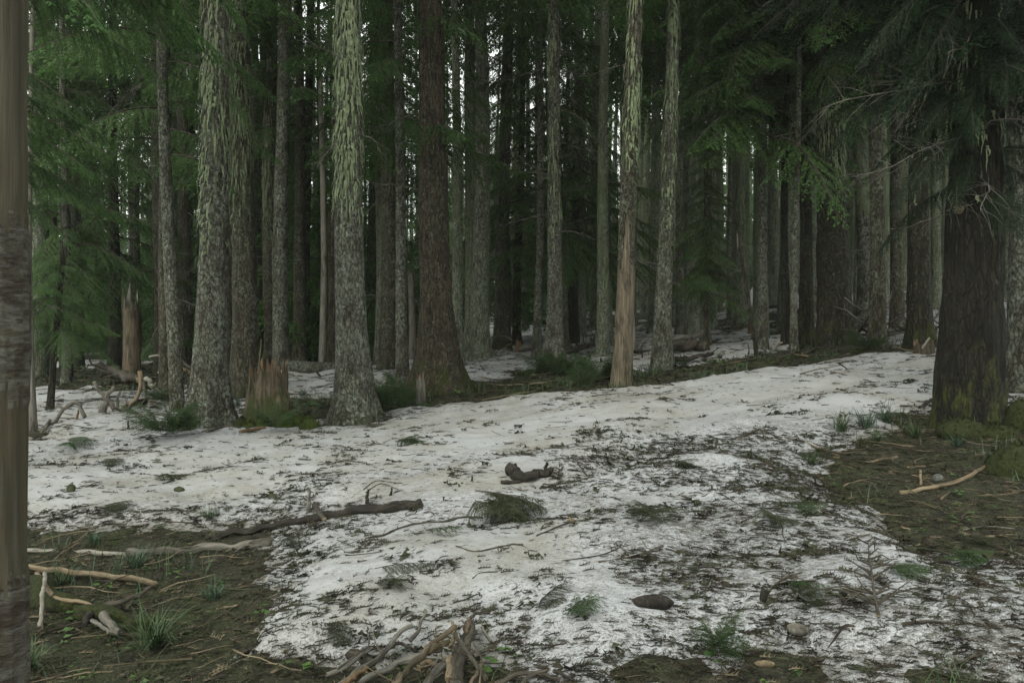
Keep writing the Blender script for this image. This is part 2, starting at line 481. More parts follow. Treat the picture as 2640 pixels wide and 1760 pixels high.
# snow
t = NT('snow')
P3 = t.tc.outputs['Object']
dirt = t.attr('dirt'); thin = t.attr('thin')
big = t.noise(P3, .9, 5, .65, .6)
mid = t.noise(t.map((1.0, 1.7, 1)), 5, 6, .72, .8)
sp1 = t.noise(t.map((1.0, 2.0, 1)), 38, 4, .75, 1.2)
sp2 = t.noise(t.map((1.3, 1.0, 1), loc=(3, 9, 1)), 85, 3, .7, .6)
sp3 = t.noise(t.map((1, 2.2, 1), loc=(7, 2, 1)), 16, 5, .75, 1.0)
clean = t.mix(t.ramp(big, .35, .7), (.33, .332, .345), (.285, .279, .262))
clean = t.mix(t.ramp(dirt, .35, .8), clean, (.40, .405, .43))
film = t.math('MULTIPLY', t.ramp(t.math('ADD', t.math('MULTIPLY', big, .5), t.math('MULTIPLY', mid, .7)), .5, .8), .6)
c = t.mix(film, clean, (.19, .172, .15))
k1 = t.ramp(t.math('ADD', sp1, t.math('ADD', t.math('MULTIPLY', dirt, .12), t.math('MULTIPLY', mid, .16))), .70, .77)
k2 = t.ramp(t.math('ADD', sp2, t.math('ADD', t.math('MULTIPLY', dirt, .10), t.math('MULTIPLY', big, .16))), .70, .77)
k3 = t.ramp(t.math('ADD', t.math('ADD', sp3, t.math('MULTIPLY', dirt, .16)), t.math('MULTIPLY', big, .14)), .73, .79)
c = t.mix(t.math('MULTIPLY', k1, .62), c, (.04, .032, .024))
c = t.mix(t.math('MULTIPLY', k2, .6), c, (.055, .045, .034))
c = t.mix(t.math('MULTIPLY', k3, .7), c, (.045, .04, .026))
c = t.mix(t.math('MULTIPLY', t.ramp(thin, .0, 1.0), .75), c, (.16, .15, .135))
ice = t.noise(P3, 140, 3, .6)
h = t.math('ADD', t.math('MULTIPLY', ice, .35), t.math('ADD', t.math('MULTIPLY', mid, 1.2), t.math('ADD', k1, k3)))
t.bump(h, .55, .02)
t.bs.inputs['Specular IOR Level'].default_value = .35
t.done(c, .62)

t = NT('forest_floor')
P3 = t.tc.outputs['Object']
a = t.noise(P3, .8, 6, .7); b = t.noise(t.map((1, 1.5, 1)), 9, 6, .75, .5); d = t.noise(P3, 55, 5, .75, .8)
c = t.mix(t.ramp(b, .35, .65), (.015, .015, .009), (.056, .052, .034))
c = t.mix(t.math('MULTIPLY', t.ramp(t.math('ADD', a, t.math('MULTIPLY', b, .35)), .6, .8), .75), c, t.mix(t.ramp(d, .4, .6), (.018, .026, .007), (.055, .068, .02)))
c = t.mix(t.ramp(d, .55, .63, 0, .8), c, (.15, .125, .085))
c = t.mix(t.ramp(d, .36, .46, .8, 0), c, (.008, .007, .005))
t.bump(t.math('ADD', t.math('MULTIPLY', b, 1.5), d), 1.0, .03)
t.done(c, .95)

# ------------------------------------------------------------------ trees: layout (photo column and row of the foot, column at the top edge, width)
# key, px, py, px_top, width, bark, lichen, moss, break_row (or None), extra
TR = [
 ('a', 480, 985, 491, 73, 'bark_grey', .8, .35, None, dict(lz=(2.7, 7.5), ln=46, le='l', flare=1.0, dead=3)),
 ('b', 562, 905, 556, 60, 'bark_brown', .9, .7, None, dict(lz=(3.5, 9.5), ln=34, dead=3)),
 ('c', 632, 838, 618, 46, 'bark_brown', .8, .2, None, dict(lz=(4, 13), ln=26, le='l', dead=5)),
 ('d', 690, 836, 684, 31, 'bark_brown', .2, .2, None, {}),
 ('e', 741, 838, 737, 17, 'wood_pale', 0, 0, 195, dict(dead=9)),
 ('f', 767, 838, 764, 27, 'bark_red', .2, .3, 487, dict(cap='wood_orange')),
 ('g', 815, 968, 800, 74, 'bark_grey', .9, .5, None, dict(lz=(3.2, 8.0), ln=60, flare=.95, dead=3)),
 ('h', 926, 888, 908, 29, 'bark_grey', .25, .4, None, dict(dead=5)),
 ('i', 877, 828, 870, 32, 'bark_lichen', .9, .2, None, dict(dead=4)),
 ('j', 948, 825, 946, 17, 'wood_grey', 0, 0, 630, {}),
 ('k', 1012, 890, 985, 74, 'bark_red', .15, .85, None, dict(flare=1.35, dead=3, crack=1)),
 ('l', 1050, 838, 1043, 28, 'bark_lichen', 1.0, .2, None, dict(dead=3)),
 ('m', 1085, 820, 1082, 38, 'bark_lichen', .9, .4, None, dict(lz=(2.5, 11), ln=26, dead=3)),
 ('n', 1153, 806, 1168, 37, 'bark_brown', .8, 1.1, None, dict(lz=(4, 11), ln=20, dead=6)),
 ('o', 1187, 790, 1200, 21, 'bark_dark', .3, .3, None, {}),
 ('p', 1232, 818, 1241, 20, 'bark_grey', .6, .3, None, {}),
 ('q', 1272, 843, 1277, 38, 'bark_grey', .55, .4, None, dict(lz=(2.5, 9), ln=16, dead=16, flare=1.0)),
 ('r', 1300, 800, 1304, 14, 'bark_grey', .4, .3, None, {}),
 ('s', 1316, 788, 1322, 25, 'bark_dark', .2, .5, 327, dict(cap='wood_orange')),
 ('t', 1385, 778, 1389, 31, 'bark_lichen', 1.1, .2, 421, {}),
 ('u', 1427, 872, 1466, 46, 'bark_brown', .8, .2, None, dict(lz=(4.3, 9.0), ln=30, bare=1, dead=2, flare=.3)),
 ('v', 1455, 800, 1440, 12, 'wood_pale', 0, 0, None, {}),
 ('w', 1519, 838, 1543, 40, 'bark_grey', .7, .5, None, dict(lz=(3, 10), ln=26, flare=.6, dead=4)),
 ('x', 1500, 764, 1512, 26, 'bark_lichen', .9, .3, None, {}),
 ('y', 1561, 766, 1572, 20, 'bark_grey', .8, .3, None, {}),
 ('z', 1593, 770, 1602, 34, 'bark_lichen', .8, .2, None, dict(dead=4)),
 ('A', 1623, 803, 1612, 11, 'bark_brown', .3, .8, 330, dict(sap=1)),
 ('B', 1635, 757, 1640, 22, 'bark_lichen', .5, .5, None, {}),
 ('C', 1700, 750, 1707, 29, 'bark_lichen', 1.1, .2, None, dict(lz=(3, 14), ln=26, dead=4)),
 ('D', 1675, 739, 1672, 11, 'bark_grey', .3, .1, None, {}),
 ('F', 1751, 794, 1738, 23, 'bark_grey', .5, .5, None, dict(dead=6)),
 ('G', 1775, 708, 1780, 29, 'bark_lichen', .8, .7, None, {}),
 ('H', 1806, 786, 1809, 19, 'bark_dark', .2, .6, None, {}),
 ('I', 1823, 799, 1829, 17, 'bark_grey', .4, .5, None, dict(dead=3)),
 ('J', 1852, 784, 1838, 30, 'bark_dark', .4, .9, None, dict(flare=.7)),
 ('K', 1868, 738, 1872, 20, 'bark_lichen', .6, .2, None, {}),
 ('L', 1922, 783, 1900, 72, 'bark_dark', .75, .5, None, dict(lz=(3.3, 10.5), ln=70, flare=.35)),
 ('M', 1970, 728, 1966, 19, 'bark_lichen', .9, .6, None, {}),
 ('N', 2014, 791, 2008, 35, 'bark_brown', .5, .6, None, dict(dead=5)),
 ('O', 2061, 760, 2064, 30, 'bark_brown', .3, .5, None, {}),
 ('P', 2114, 792, 2108, 48, 'bark_dark', .6, .9, None, dict(flare=.7, lz=(3, 9), ln=20, dead=4)),
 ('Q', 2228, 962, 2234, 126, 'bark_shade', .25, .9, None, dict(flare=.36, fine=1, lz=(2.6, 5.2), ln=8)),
 ('R', 2346, 884, 2344, 62, 'bark_grey', .35, .4, None, {}),
 ('S', 76, 982, 72, 15, 'wood_grey', 0, 0, None, dict(dead=5)),
 ('T', 115, 942, 142, 14, 'bark_dark', .1, .5, 560, dict(sap=1)),
 ('U', 152, 872, 146, 19, 'bark_grey', .2, .2, None, dict(dead=5)),
 ('V', 408, 942, 372, 32, 'bark_grey', .35, .7, None, dict(flare=.15, dead=6)),
 ('W', 385, 892, 374, 32, 'bark_brown', .3, .5, None, dict(dead=4)),
 ('X', 305, 872, 300, 37, 'wood_rot', 0, .5, 688, dict(jag=.55, flare=.25, cap='wood_grey')),
 ('Y', 264, 852, 262, 27, 'bark_dark', .1, .3, None, dict(dead=5)),
 ('Z', 1738, 811, 1700, 8, 'bark_dark', .2, .1, 545, dict(dead=8, thin=1)),
]
LAB = {
 'a': 'stout grey-barked fir with shaggy green lichen, standing left of the rotten stump',
 'b': 'lichen-hung brown fir right behind the stout grey-barked fir and rotten stump',
 'c': 'tall straight fir of fine brown bark behind the rotten stump, lichen down its left edge',
 'd': 'mid-sized brown trunk left of the slender white dead snag',
 'e': 'slender white dead snag with short broken twigs left of the big lichen-streaked fir',
 'f': 'reddish broken trunk with orange splintered top half hidden behind the big lichen-streaked fir',
 'g': 'big fir streaked with long pale green lichen, green sprig at its foot',
 'h': 'slim dark grey-barked fir left of the red-brown cracked giant',
 'i': 'lichen-covered trunk standing behind, between the big streaked fir and the slim dark fir',
 'j': 'short barkless pale snag tucked against the left side of the red-brown cracked giant',
 'k': 'giant red-brown fir with a long dark crack and flared mossy foot',
 'l': 'lichen-covered trunk half hidden behind the right side of the red-brown cracked giant',
 'm': 'lichen-streaked grey fir right of the red-brown cracked giant, behind its snow hump',
 'n': 'leaning fir with yellow-green moss up its left side beside the arched brush',
 'o': 'narrow dark trunk just right of the moss-sided leaning fir',
 'p': 'slim grey trunk left of the twig-ringed fir on the twin-legged base',
 'q': 'grey fir ringed with bare drooping twigs, standing on a flared twin-legged base',
 'r': 'thin grey trunk touching the right side of the twig-ringed fir',
 's': 'dark trunk with a broken orange top right of the twig-ringed fir',
 't': 'broken-off lichen-covered trunk with a flat top left of the half-barked snag',
 'u': 'leaning fir with bare tan wood below and lichen-streaked bark above',
 'v': 'thin pale barkless snag rising behind the leaning half-barked fir',
 'w': 'speckled grey fir right of the leaning half-barked fir, leaning a little right',
 'x': 'lichen-covered trunk behind the left side of the speckled grey leaning fir',
 'y': 'lichen-covered trunk close behind the right side of the speckled grey leaning fir',
 'z': 'brown trunk behind the long fallen log on the right slope',
 'A': 'small dark green fir with a thin mossy stem at the end of the fallen log',
 'B': 'brown trunk just right of the small dark green fir, mossy root at its foot',
 'C': 'pale trunk draped all over in yellow-green lichen in the middle of the right slope',
 'D': 'thin grey trunk just left of the pale lichen-draped trunk',
 'F': 'straight dark slim fir right of the thin dead sapling',
 'G': 'distant mossy-footed trunk up the slope, right of the straight dark slim fir',
 'H': 'narrow dark trunk, left one of the close trio beside the broad dark fir',
 'I': 'pale grey thin trunk, front one of the close trio beside the broad dark fir',
 'J': 'dark trunk with flared mossy foot, right one of the close trio',
 'K': 'brown trunk seen between the close trio and the broad dark fir',
 'L': 'broad dark fir with ridged bark and pale lichen strips on the bank',
 'M': 'narrow mossy trunk up the slope just right of the broad dark fir',
 'N': 'brown-grey trunk in front of the brush heap, right of the broad dark fir',
 'O': 'brown trunk standing in the brush heap on the right',
 'P': 'wide trunk with a mossy skirt just left of the huge shaded fir',
 'Q': 'huge shaded dark fir with mossy roots at the right of the photo',
 'R': 'grey ridged trunk cut by the right edge of the photo',
 'S': 'thin grey weathered snag right beside the peeled foreground pole',
 'T': 'leaning thin young fir with a low fan of green boughs at far left',
 'U': 'thin grey trunk behind the leaning young fir at far left',
 'V': 'bent grey-speckled trunk with a mossy foot beside the tangled deadfall',
 'W': 'straight brown trunk directly behind the bent grey-speckled trunk',
 'X': 'tall rotten snag with a jagged split top at left',
 'Y': 'dark trunk just left of the jagged rotten snag',
 'Z': 'thin dead leaning sapling with bare twigs left of the straight dark slim fir',
}
POS = {}
for T in TR:
    key, px, py, pxt, w = T[:5]
    x, y, z = hit(px, py, _g1)
    POS[key] = (x, y, w / 2 / FPX * y)
    r = POS[key][2]
    WELLS.append((x, y, r * 1.25 + (.12 if r > .1 else .02) + (.25 if key in 'kqQL' else 0)))

# ------------------------------------------------------------------ ground and snow sheets
def axis(lo, hi, n, c, k):
    a = math.asinh((lo - c) / k); b = math.asinh((hi - c) / k)
    return c + k * np.sinh(np.linspace(a, b, n))
def sheet(xs, ys, zf):
    X, Y = np.meshgrid(xs, ys)
    return X, Y, zf(X, Y)
xs = axis(-230, 230, 270, 0, 6); ys = axis(-60, 240, 290, 4, 6)
X, Y, Z = sheet(xs, ys, ground_z)
nx, ny = len(xs), len(ys)
idx = np.arange(nx * ny).reshape(ny, nx)
F = np.stack([idx[:-1, :-1], idx[:-1, 1:], idx[1:, 1:], idx[1:, :-1]], -1).reshape(-1, 4)
mb = MB(); mb.add(np.stack([X, Y, Z], -1), F)
g = obj('ground', mb.mesh('ground', [M['forest_floor']]), kind='structure')
g['label'] = 'bare forest floor of dark needle litter, moss and soil'

xs = axis(-60, 60, 570, 0.3, 4.5); ys = axis(-12, 95, 560, 4.5, 4.5)
X, Y = np.meshgrid(xs, ys)
tk = snow_t(X, Y)
Z = base_z(X, Y) + tk + snow_und(X, Y) * sstep(0, .12, tk) + .05 * fbm(X * 1.3, Y * 1.3, 0, 4) * (1 - sstep(0, .12, tk))
nx, ny = len(xs), len(ys)
idx = np.arange(nx * ny).reshape(ny, nx)
F = np.stack([idx[:-1, :-1], idx[:-1, 1:], idx[1:, 1:], idx[1:, :-1]], -1).reshape(-1, 4)
keep = tk.ravel()[F].max(1) > -.06
F = F[keep]
used = np.zeros(nx * ny, bool); used[F.ravel()] = True
remap = np.cumsum(used) - 1
def dirt_f(x, y):
    cl = 1 - sstep(-.6, .5, poly_sd(x, y, CLEAN))
    dr = 1 - sstep(-.6, .8, poly_sd(x, y, DIRTY))
    d = .50 + .55 * fbm(x * .8, y * 1.1, 12, 4) + .42 * dr - .42 * cl
    return np.clip(d, 0, 1.15)
V = np.stack([X, Y, Z], -1).reshape(-1, 3)[used]
DV = dirt_f(X, Y).ravel()[used]
TV = (1 - sstep(.0, .045, tk)).ravel()[used]
mb = MB(); mb.add(V, remap[F])
s = obj('snow', mb.mesh('snow', [M['snow']], attrs={'dirt': DV, 'thin': TV}), kind='structure')
s['label'] = 'old melting snow strewn with needles, twigs and bark crumbs'

# ------------------------------------------------------------------ trunk maker
def trunk_mesh(name, r, H, mats, flare=.4, nseg=28, rings=64, lean=(0, 0), seed=0.0, broken=False, jag=.2, rough=.07,
               matfn=None, bend=.0, zmax_detail=11.0, ridge=.05, crack=False, taper=.9):
    t = np.linspace(0, 1, rings)
    zt = H * (t ** 1.7 if H > 14 else t)
    zt = zt - .25 * (1 - t) ** 6            # the foot reaches below the litter
    th = np.linspace(0, 2 * PI, nseg, endpoint=False)
    ZZ, TH = np.meshgrid(zt, th, indexing='ij')
    prof = r * (1 - taper * np.clip(ZZ, 0, None) / (H if not broken else max(H * 2.2, 16)))
    fl = flare * np.exp(-np.clip(ZZ + .05, 0, None) / (.30 + r * .9))
    lob = 1 + .42 * np.cos(TH * 5 + seed) * 0.6 + .3 * np.cos(TH * 3 - seed * 2)
    R = prof * (1 + fl * np.clip(lob, .25, 2))
    cx, sy = np.cos(TH), np.sin(TH)
    R = R * (1 + rough * fbm(cx * 1.4 + seed, sy * 1.4, ZZ * .9, 3))
    R = R + ridge * r * (noise(TH * r * 30 / 1.0 + seed + np.sin(TH) * .0, ZZ * 2.2, seed) * .5 + noise(cx * 6 + seed, sy * 6, ZZ * 5))
    if crack:
        dth = np.abs(((TH - (4.35 + .1 * np.sin(ZZ * 1.7)) + PI) % (2 * PI)) - PI)
        R = R - .055 * np.exp(-(dth / .05) ** 2) * sstep(4.6, 3.4, ZZ) * sstep(-.1, .5, ZZ)
    sel = None
    if matfn is not None:
        sel = matfn(ZZ, TH)
        R = np.where(sel > 0, R * .93, R)
    bx = lean[0] * ZZ + bend * np.sin(ZZ / 3.1 + seed) * np.clip(ZZ, 0, 3) / 3
    by = lean[1] * ZZ + bend * .5 * np.cos(ZZ / 2.7 + seed) * np.clip(ZZ, 0, 3) / 3
    VX, VY, VZ = bx + R * cx, by + R * sy, ZZ.copy()
    if broken:
        j = jag * (np.abs(noise(TH * 3.1 + seed, seed)) * 1.2 + .9 * rng.random(nseg)[None])
        wgt = sstep(.78, 1.0, t)[:, None]
        VZ = VZ + j * wgt - jag * wgt * .7
    V = np.stack([VX, VY, VZ], -1).reshape(-1, 3)
    i = np.arange(rings - 1)[:, None] * nseg; j = np.arange(nseg)[None]; k = (j + 1) % nseg
    F = np.stack([i + j, i + k, i + nseg + k, i + nseg + j], -1).reshape(-1, 4)
    mi = np.zeros(len(F), int)
    if sel is not None: mi = (sel[:-1].ravel() > 0).astype(int)
    mb = MB(); mb.add(V, F, mi)
    if broken:      # inner splintered wall and floor
        top = V[-nseg:]; c = top.mean(0); c2 = c - np.array([0, 0, jag * 1.4])
        inn = np.vstack([top, (top - c) * .45 + c2, c2[None] - [0, 0, .02]])
        jj = np.arange(nseg); kk = (jj + 1) % nseg
        mb.add(inn, np.stack([jj, kk, nseg + kk, nseg + jj], 1), len(mats) - 1)
        mb.f.append(np.stack([nseg + jj, nseg + kk, np.full(nseg, 2 * nseg)], 1) + mb.n - len(inn)); mb.m.append(np.full(nseg, len(mats) - 1))
    f = lambda z: (lean[0] * z + bend * math.sin(z / 3.1 + seed) * min(max(z, 0), 3) / 3, lean[1] * z + bend * .5 * math.cos(z / 2.7 + seed) * min(max(z, 0), 3) / 3,
                   r * (1 - taper * max(z, 0) / (H if not broken else max(H * 2.2, 16))))
    return mb.mesh(name, mats), f

def lichen_mesh(f, z0, z1, clumps, seed, side=None, long_=1.0):
    """beards of hanging lichen hugging a trunk"""
    rg = np.random.default_rng(seed)
    V = []; Fq = []
    n0 = 0
    for c in range(clumps):
        zc = z0 + (z1 - z0) * rg.random() ** .9
        tc = rg.random() * 2 * PI
        if side == 'l' and rg.random() < .5: tc = PI + rg.normal() * .6
        elif rg.random() < .55: tc = 1.5 * PI + rg.normal() * .9
        fade = min(1, (zc - z0) / (.25 * (z1 - z0)) + .35)
        for s in range(int(rg.integers(6, 16))):
            z = zc + rg.normal() * .3; th = tc + rg.normal() * .3
            L = (.08 + .30 * rg.random() ** 1.6) * fade * long_
            w = .007 + .017 * rg.random() ** 1.3
            seg = 4
            for i in range(seg + 1):
                u = i / seg
                zz = z - L * u
                ax, ay, r = f(zz)
                rr = r * 1.035 + .012 + .03 * math.sin(u * 2.5) + .01 * rg.normal() * u
                a = th + .05 * rg.normal() * u
                hw = w * (1 - u) ** .6 * (.6 + .4 * rg.random()) / max(r, .05)
                for sg in (-1, 1):
                    V.append((ax + rr * math.cos(a + sg * hw), ay + rr * math.sin(a + sg * hw), zz))
            for i in range(seg):
                b = n0 + 2 * i; Fq.append((b, b + 1, b + 3, b + 2))
            n0 += 2 * (seg + 1)
    mb = MB(); mb.add(V, Fq); return mb.mesh('lichen', [M['lichen_hang']])

# ------------------------------------------------------------------ boughs and dead branches
def bough_arr(L, step2, step3, ll, lw, droop, seed, spread=.42, rise=.1, full=1.0):
    rg = np.random.default_rng(seed)
    def stem(u):
        return np.array([L * u, .05 * L * math.sin(u * 3 + seed), L * (rise * u - droop * u * u)])
    ts, tf = [], []
    V, Fc = [], []
    sticks = [[stem(u) for u in np.linspace(0, 1, 9)]]
    n2 = int(L / step2)
    for i in range(1, n2 + 1):
        u = .08 + .92 * i / n2
        prof = (min(1, u / .3) ** .7) * max(0.0, 1 - u) ** .75 + .07
        for sg in (-1, 1):
            if rg.random() > full: continue
            l2 = L * spread * prof * (.7 + .55 * rg.random())
            ang = sg * (math.radians(58) - .35 * u + rg.normal() * .14)
            d = np.array([math.cos(ang), math.sin(ang), -.12 - .28 * rg.random() - droop * u])
            d /= np.linalg.norm(d)
            o = stem(u + rg.normal() * .01)
            n3 = max(2, int(l2 / step3))
            vv = np.arange(1, n3 + 1) / n3
            sag = .28 * l2
            pts = o + d * l2 * vv[:, None]; pts[:, 2] -= sag * vv ** 2
            if l2 > .25: sticks.append([o, o + d * l2 * .5 - np.array([0, 0, sag * .25]), o + d * l2 - np.array([0, 0, sag])])
            side = np.cross(d, [0, 0, 1.0]); side /= np.linalg.norm(side)
            for s3 in (-1, 1):
                k = len(pts)
                a3 = .85 + .25 * rg.normal(size=k)
                dd = d[None] * np.cos(a3)[:, None] + s3 * side[None] * np.sin(a3)[:, None]
                dd[:, 2] -= .22 + .3 * rg.random(k)
                dd /= np.linalg.norm(dd, axis=1)[:, None]
                l3 = ll * (.55 + .8 * rg.random(k)) * (1 - .35 * vv)
                nrm = np.stack([rg.normal(size=k) * .45, rg.normal(size=k) * .45, np.ones(k)], 1)
                wv = np.cross(dd, nrm); wv /= np.linalg.norm(wv, axis=1)[:, None] + 1e-9
                p0 = pts; p2 = pts + dd * l3[:, None]; pm = pts + dd * (l3 * .45)[:, None]
                w = lw * (.7 + .6 * rg.random(k))[:, None] * .5
                q = np.stack([p0, pm + wv * w, p2, pm - wv * w], 1)
                V.append(q.reshape(-1, 3))
            # tip leaflet
            q = np.stack([pts[-1], pts[-1] + d * ll * .5 + side * lw * .5, pts[-1] + d * ll, pts[-1] + d * ll * .5 - side * lw * .5])
            V.append(q)
    V = np.concatenate(V)
    Fq = np.arange(len(V)).reshape(-1, 4)
    return V, Fq, sticks
def bough_mesh(name, mats, L, s2, s3, ll, lw, droop, seed, r0=.018, **k):
    V, F, st = bough_arr(L, s2, s3, ll, lw, droop, seed, **k)
    mb = MB(); mb.add(V, F, 0)
    for i, s in enumerate(st):
        a = r0 if i == 0 else r0 * .3
        add_tube(mb, s, np.linspace(a, a * .25, len(s)), 3 if i else 5, cap=False, mat=1)
    return mb.mesh(name, mats, smooth=False)

BG = {}
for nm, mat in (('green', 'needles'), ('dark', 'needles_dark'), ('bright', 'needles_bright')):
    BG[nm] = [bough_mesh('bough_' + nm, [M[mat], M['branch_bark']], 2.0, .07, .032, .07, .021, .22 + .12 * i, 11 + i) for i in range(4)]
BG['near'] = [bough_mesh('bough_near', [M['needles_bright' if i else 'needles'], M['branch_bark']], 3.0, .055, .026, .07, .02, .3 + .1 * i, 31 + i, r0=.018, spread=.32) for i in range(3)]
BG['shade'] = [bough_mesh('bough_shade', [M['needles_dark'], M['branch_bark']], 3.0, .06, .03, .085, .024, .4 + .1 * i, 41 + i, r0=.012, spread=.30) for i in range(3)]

def place(me, name, parent, loc, az, sc, tilt=0.0, roll=0.0):
    o = bpy.data.objects.new(name, me); COL.objects.link(o); o.parent = parent
    o.location = loc; o.rotation_euler = Euler((roll, tilt, az)); o.scale = (sc, sc, sc)
    return o

def dead_mesh(L, seed, twigs=10, curl=.3, droop=.35, r0=.014, mat='branch_grey'):
    rg = np.random.default_rng(seed)
    P = [np.zeros(3)]
    d = np.array([1, 0, .1])
    n = 10
    for i in range(n):
        d = d + np.array([0, rg.normal() * curl * .35, -droop * .22 + rg.normal() * .08 + (.12 if i > 6 else 0)])
        d /= np.linalg.norm(d); P.append(P[-1] + d * L / n)
    mb = MB(); add_tube(mb, P, np.linspace(r0, r0 * .2, n + 1), 5, .2, cap=True)
    P = np.array(P)
    for i in range(twigs):
        k = rg.integers(2, n); o = P[k]; dd = P[k] - P[k - 1]; dd /= np.linalg.norm(dd)
        s = np.array([-dd[1], dd[0], 0]) * (1 if i % 2 else -1)
        e = dd * .7 + s * .8 + np.array([0, 0, rg.normal() * .35]); l = L * (.12 + .3 * rg.random())
        add_tube(mb, [o, o + e * l * .5, o + e * l + np.array([0, 0, -.1 * l])], np.array([.35, .25, .1]) * r0, 3, cap=False)
    return mb.mesh('dead_branch', [M[mat]])
DEAD = [dead_mesh(1.5, 60 + i, 9 + 2 * i, .3 + .1 * i, .2 + .12 * (i % 3)) for i in range(6)]

def crown(tree, f, z0, z1, n, L0, pal, seed, dens_bias=None, droop=.0):
    """boughs spiralled up a trunk, each its own part sharing a mesh; longer low, shorter high"""
    rg = random.Random(seed)
    az = rg.random() * 6
    for i in range(n):
        u = i / max(1, n - 1)
        z = z0 + (z1 - z0) * u
        az += 2.4 + rg.uniform(-.5, .5)
        if dens_bias is not None and rg.random() < .5: az = dens_bias + rg.gauss(0, .7)
        ax, ay, r = f(z)
        me = rg.choice(BG[pal])
        base = 3.0 if pal in ('near', 'shade') else 2.0
        L = L0 * (1 - .75 * u ** 1.3) * rg.uniform(.7, 1.15) / base
        place(me, 'bough', tree, (ax + math.cos(az) * r * .8, ay + math.sin(az) * r * .8, z), az, L, tilt=rg.uniform(-.05, .3) + droop, roll=rg.uniform(-.3, .3))

# ------------------------------------------------------------------ named trees
def H_of(key, T, x, y, z):
    brk = T[8]
    if brk is not None: return (784 - brk) / FPX * y + CAMZ - z, True
    r = POS[key][2]
    return min(30, 15 + 34 * r), False
TREE = {}
for n_, T in enumerate(TR):
    key, px, py, pxt, w, mat, li, mo, brk, ex = T
    x, y, r = POS[key]
    z = float(ground_z(np.array([x]), np.array([y]))[0])
    H, broken = H_of(key, T, x, y, z)
    htop = CAMZ + .4286 * y - z                      # height that shows at the photo's top edge
    lean = ((pxt - px) / FPX * y / (htop if not broken else max(H, 1)), 0.0)
    if key in 'TZ': pass
    cat = 'dead tree' if (mat.startswith('wood') or key in 'fstuZ') else 'tree'
    nm = 'dead_tree' if cat == 'dead tree' else ('young_fir' if ex.get('sap') else 'fir_tree')
    tr = thing(nm, LAB[key], cat, (x, y, z))
    mats = [M[mat]]
    matfn = None
    if ex.get('bare'):
        mats = [M[mat], M['wood_snag']]
        zt = (872 - 580) / FPX * y
        def matfn(ZZ, TH, zt=zt):
            d = np.abs(((TH - 4.5 + PI) % (2 * PI)) - PI)
            return (ZZ < zt - .25 + 1.0 * np.exp(-(d / .35) ** 2) + .16 * noise(TH * 4, 2) - .3 * sstep(1.2, 2.2, d)).astype(float)
    if broken: mats = mats + [M[ex.get('cap', 'wood_grey' if not mat.startswith('wood') else mat)]]
    big_ = w > 55
    bend = .05 if w > 25 else .07
    nseg, rings = (56, 120) if ex.get('fine') else (64, 200) if ex.get('bare') else (40, 90) if big_ else (24, 56)
    me, f = trunk_mesh('trunk', r, H, mats, ex.get('flare', .45), nseg, rings, lean, n_ * 1.7, broken, ex.get('jag', .25), matfn=matfn,
                       bend=0 if key == 'X' else bend, crack=bool(ex.get('crack')), rough=.1 if key == 'X' else .07, ridge=.08 if mat in ('bark_dark', 'bark_red', 'bark_shade') else .05)
    o = obj('trunk', me, tr); o['lichen'] = float(li); o['moss'] = float(mo)
    TREE[key] = (tr, f, H, y)
    if ex.get('ln'):
        lo = obj('lichen', lichen_mesh(f, ex['lz'][0], ex['lz'][1], int(ex['ln'] * 1.5), 100 + n_, ex.get('le'), .8 + .02 * y), tr, kind='stuff')
    rr = random.Random(n_)
    for k in range(ex.get('dead', 0) + (3 if key not in 'ukSZTAXjfv' else 0)):
        zz = rr.uniform(1.6, min(H * .95, htop)) if key != 'q' else rr.uniform(3.2, 7.4)
        if key == 'k': zz = (5.55, 4.0, 5.9)[k % 3]
        if key == 'u': zz = (5.9, 7.5, 6.4, 4)[k]
        ax, ay, r_ = f(zz)
        az = rr.uniform(0, 2 * PI)
        if key == 'k': az = (PI * 1.05, PI * 1.1, -.1)[k]
        if key == 'u': az = PI * 1.02
        sc = {'e': .3, 'q': .95, 'k': 1.15, 'Z': .45, 'S': .8, 'u': .6}.get(key, .6) * rr.uniform(.7, 1.2)
        place(rr.choice(DEAD), 'dead_branch', tr, (ax + r_ * .8 * math.cos(az), ay + r_ * .8 * math.sin(az), zz), az, sc, rr.uniform(-.1, .35), rr.uniform(-1, 1))

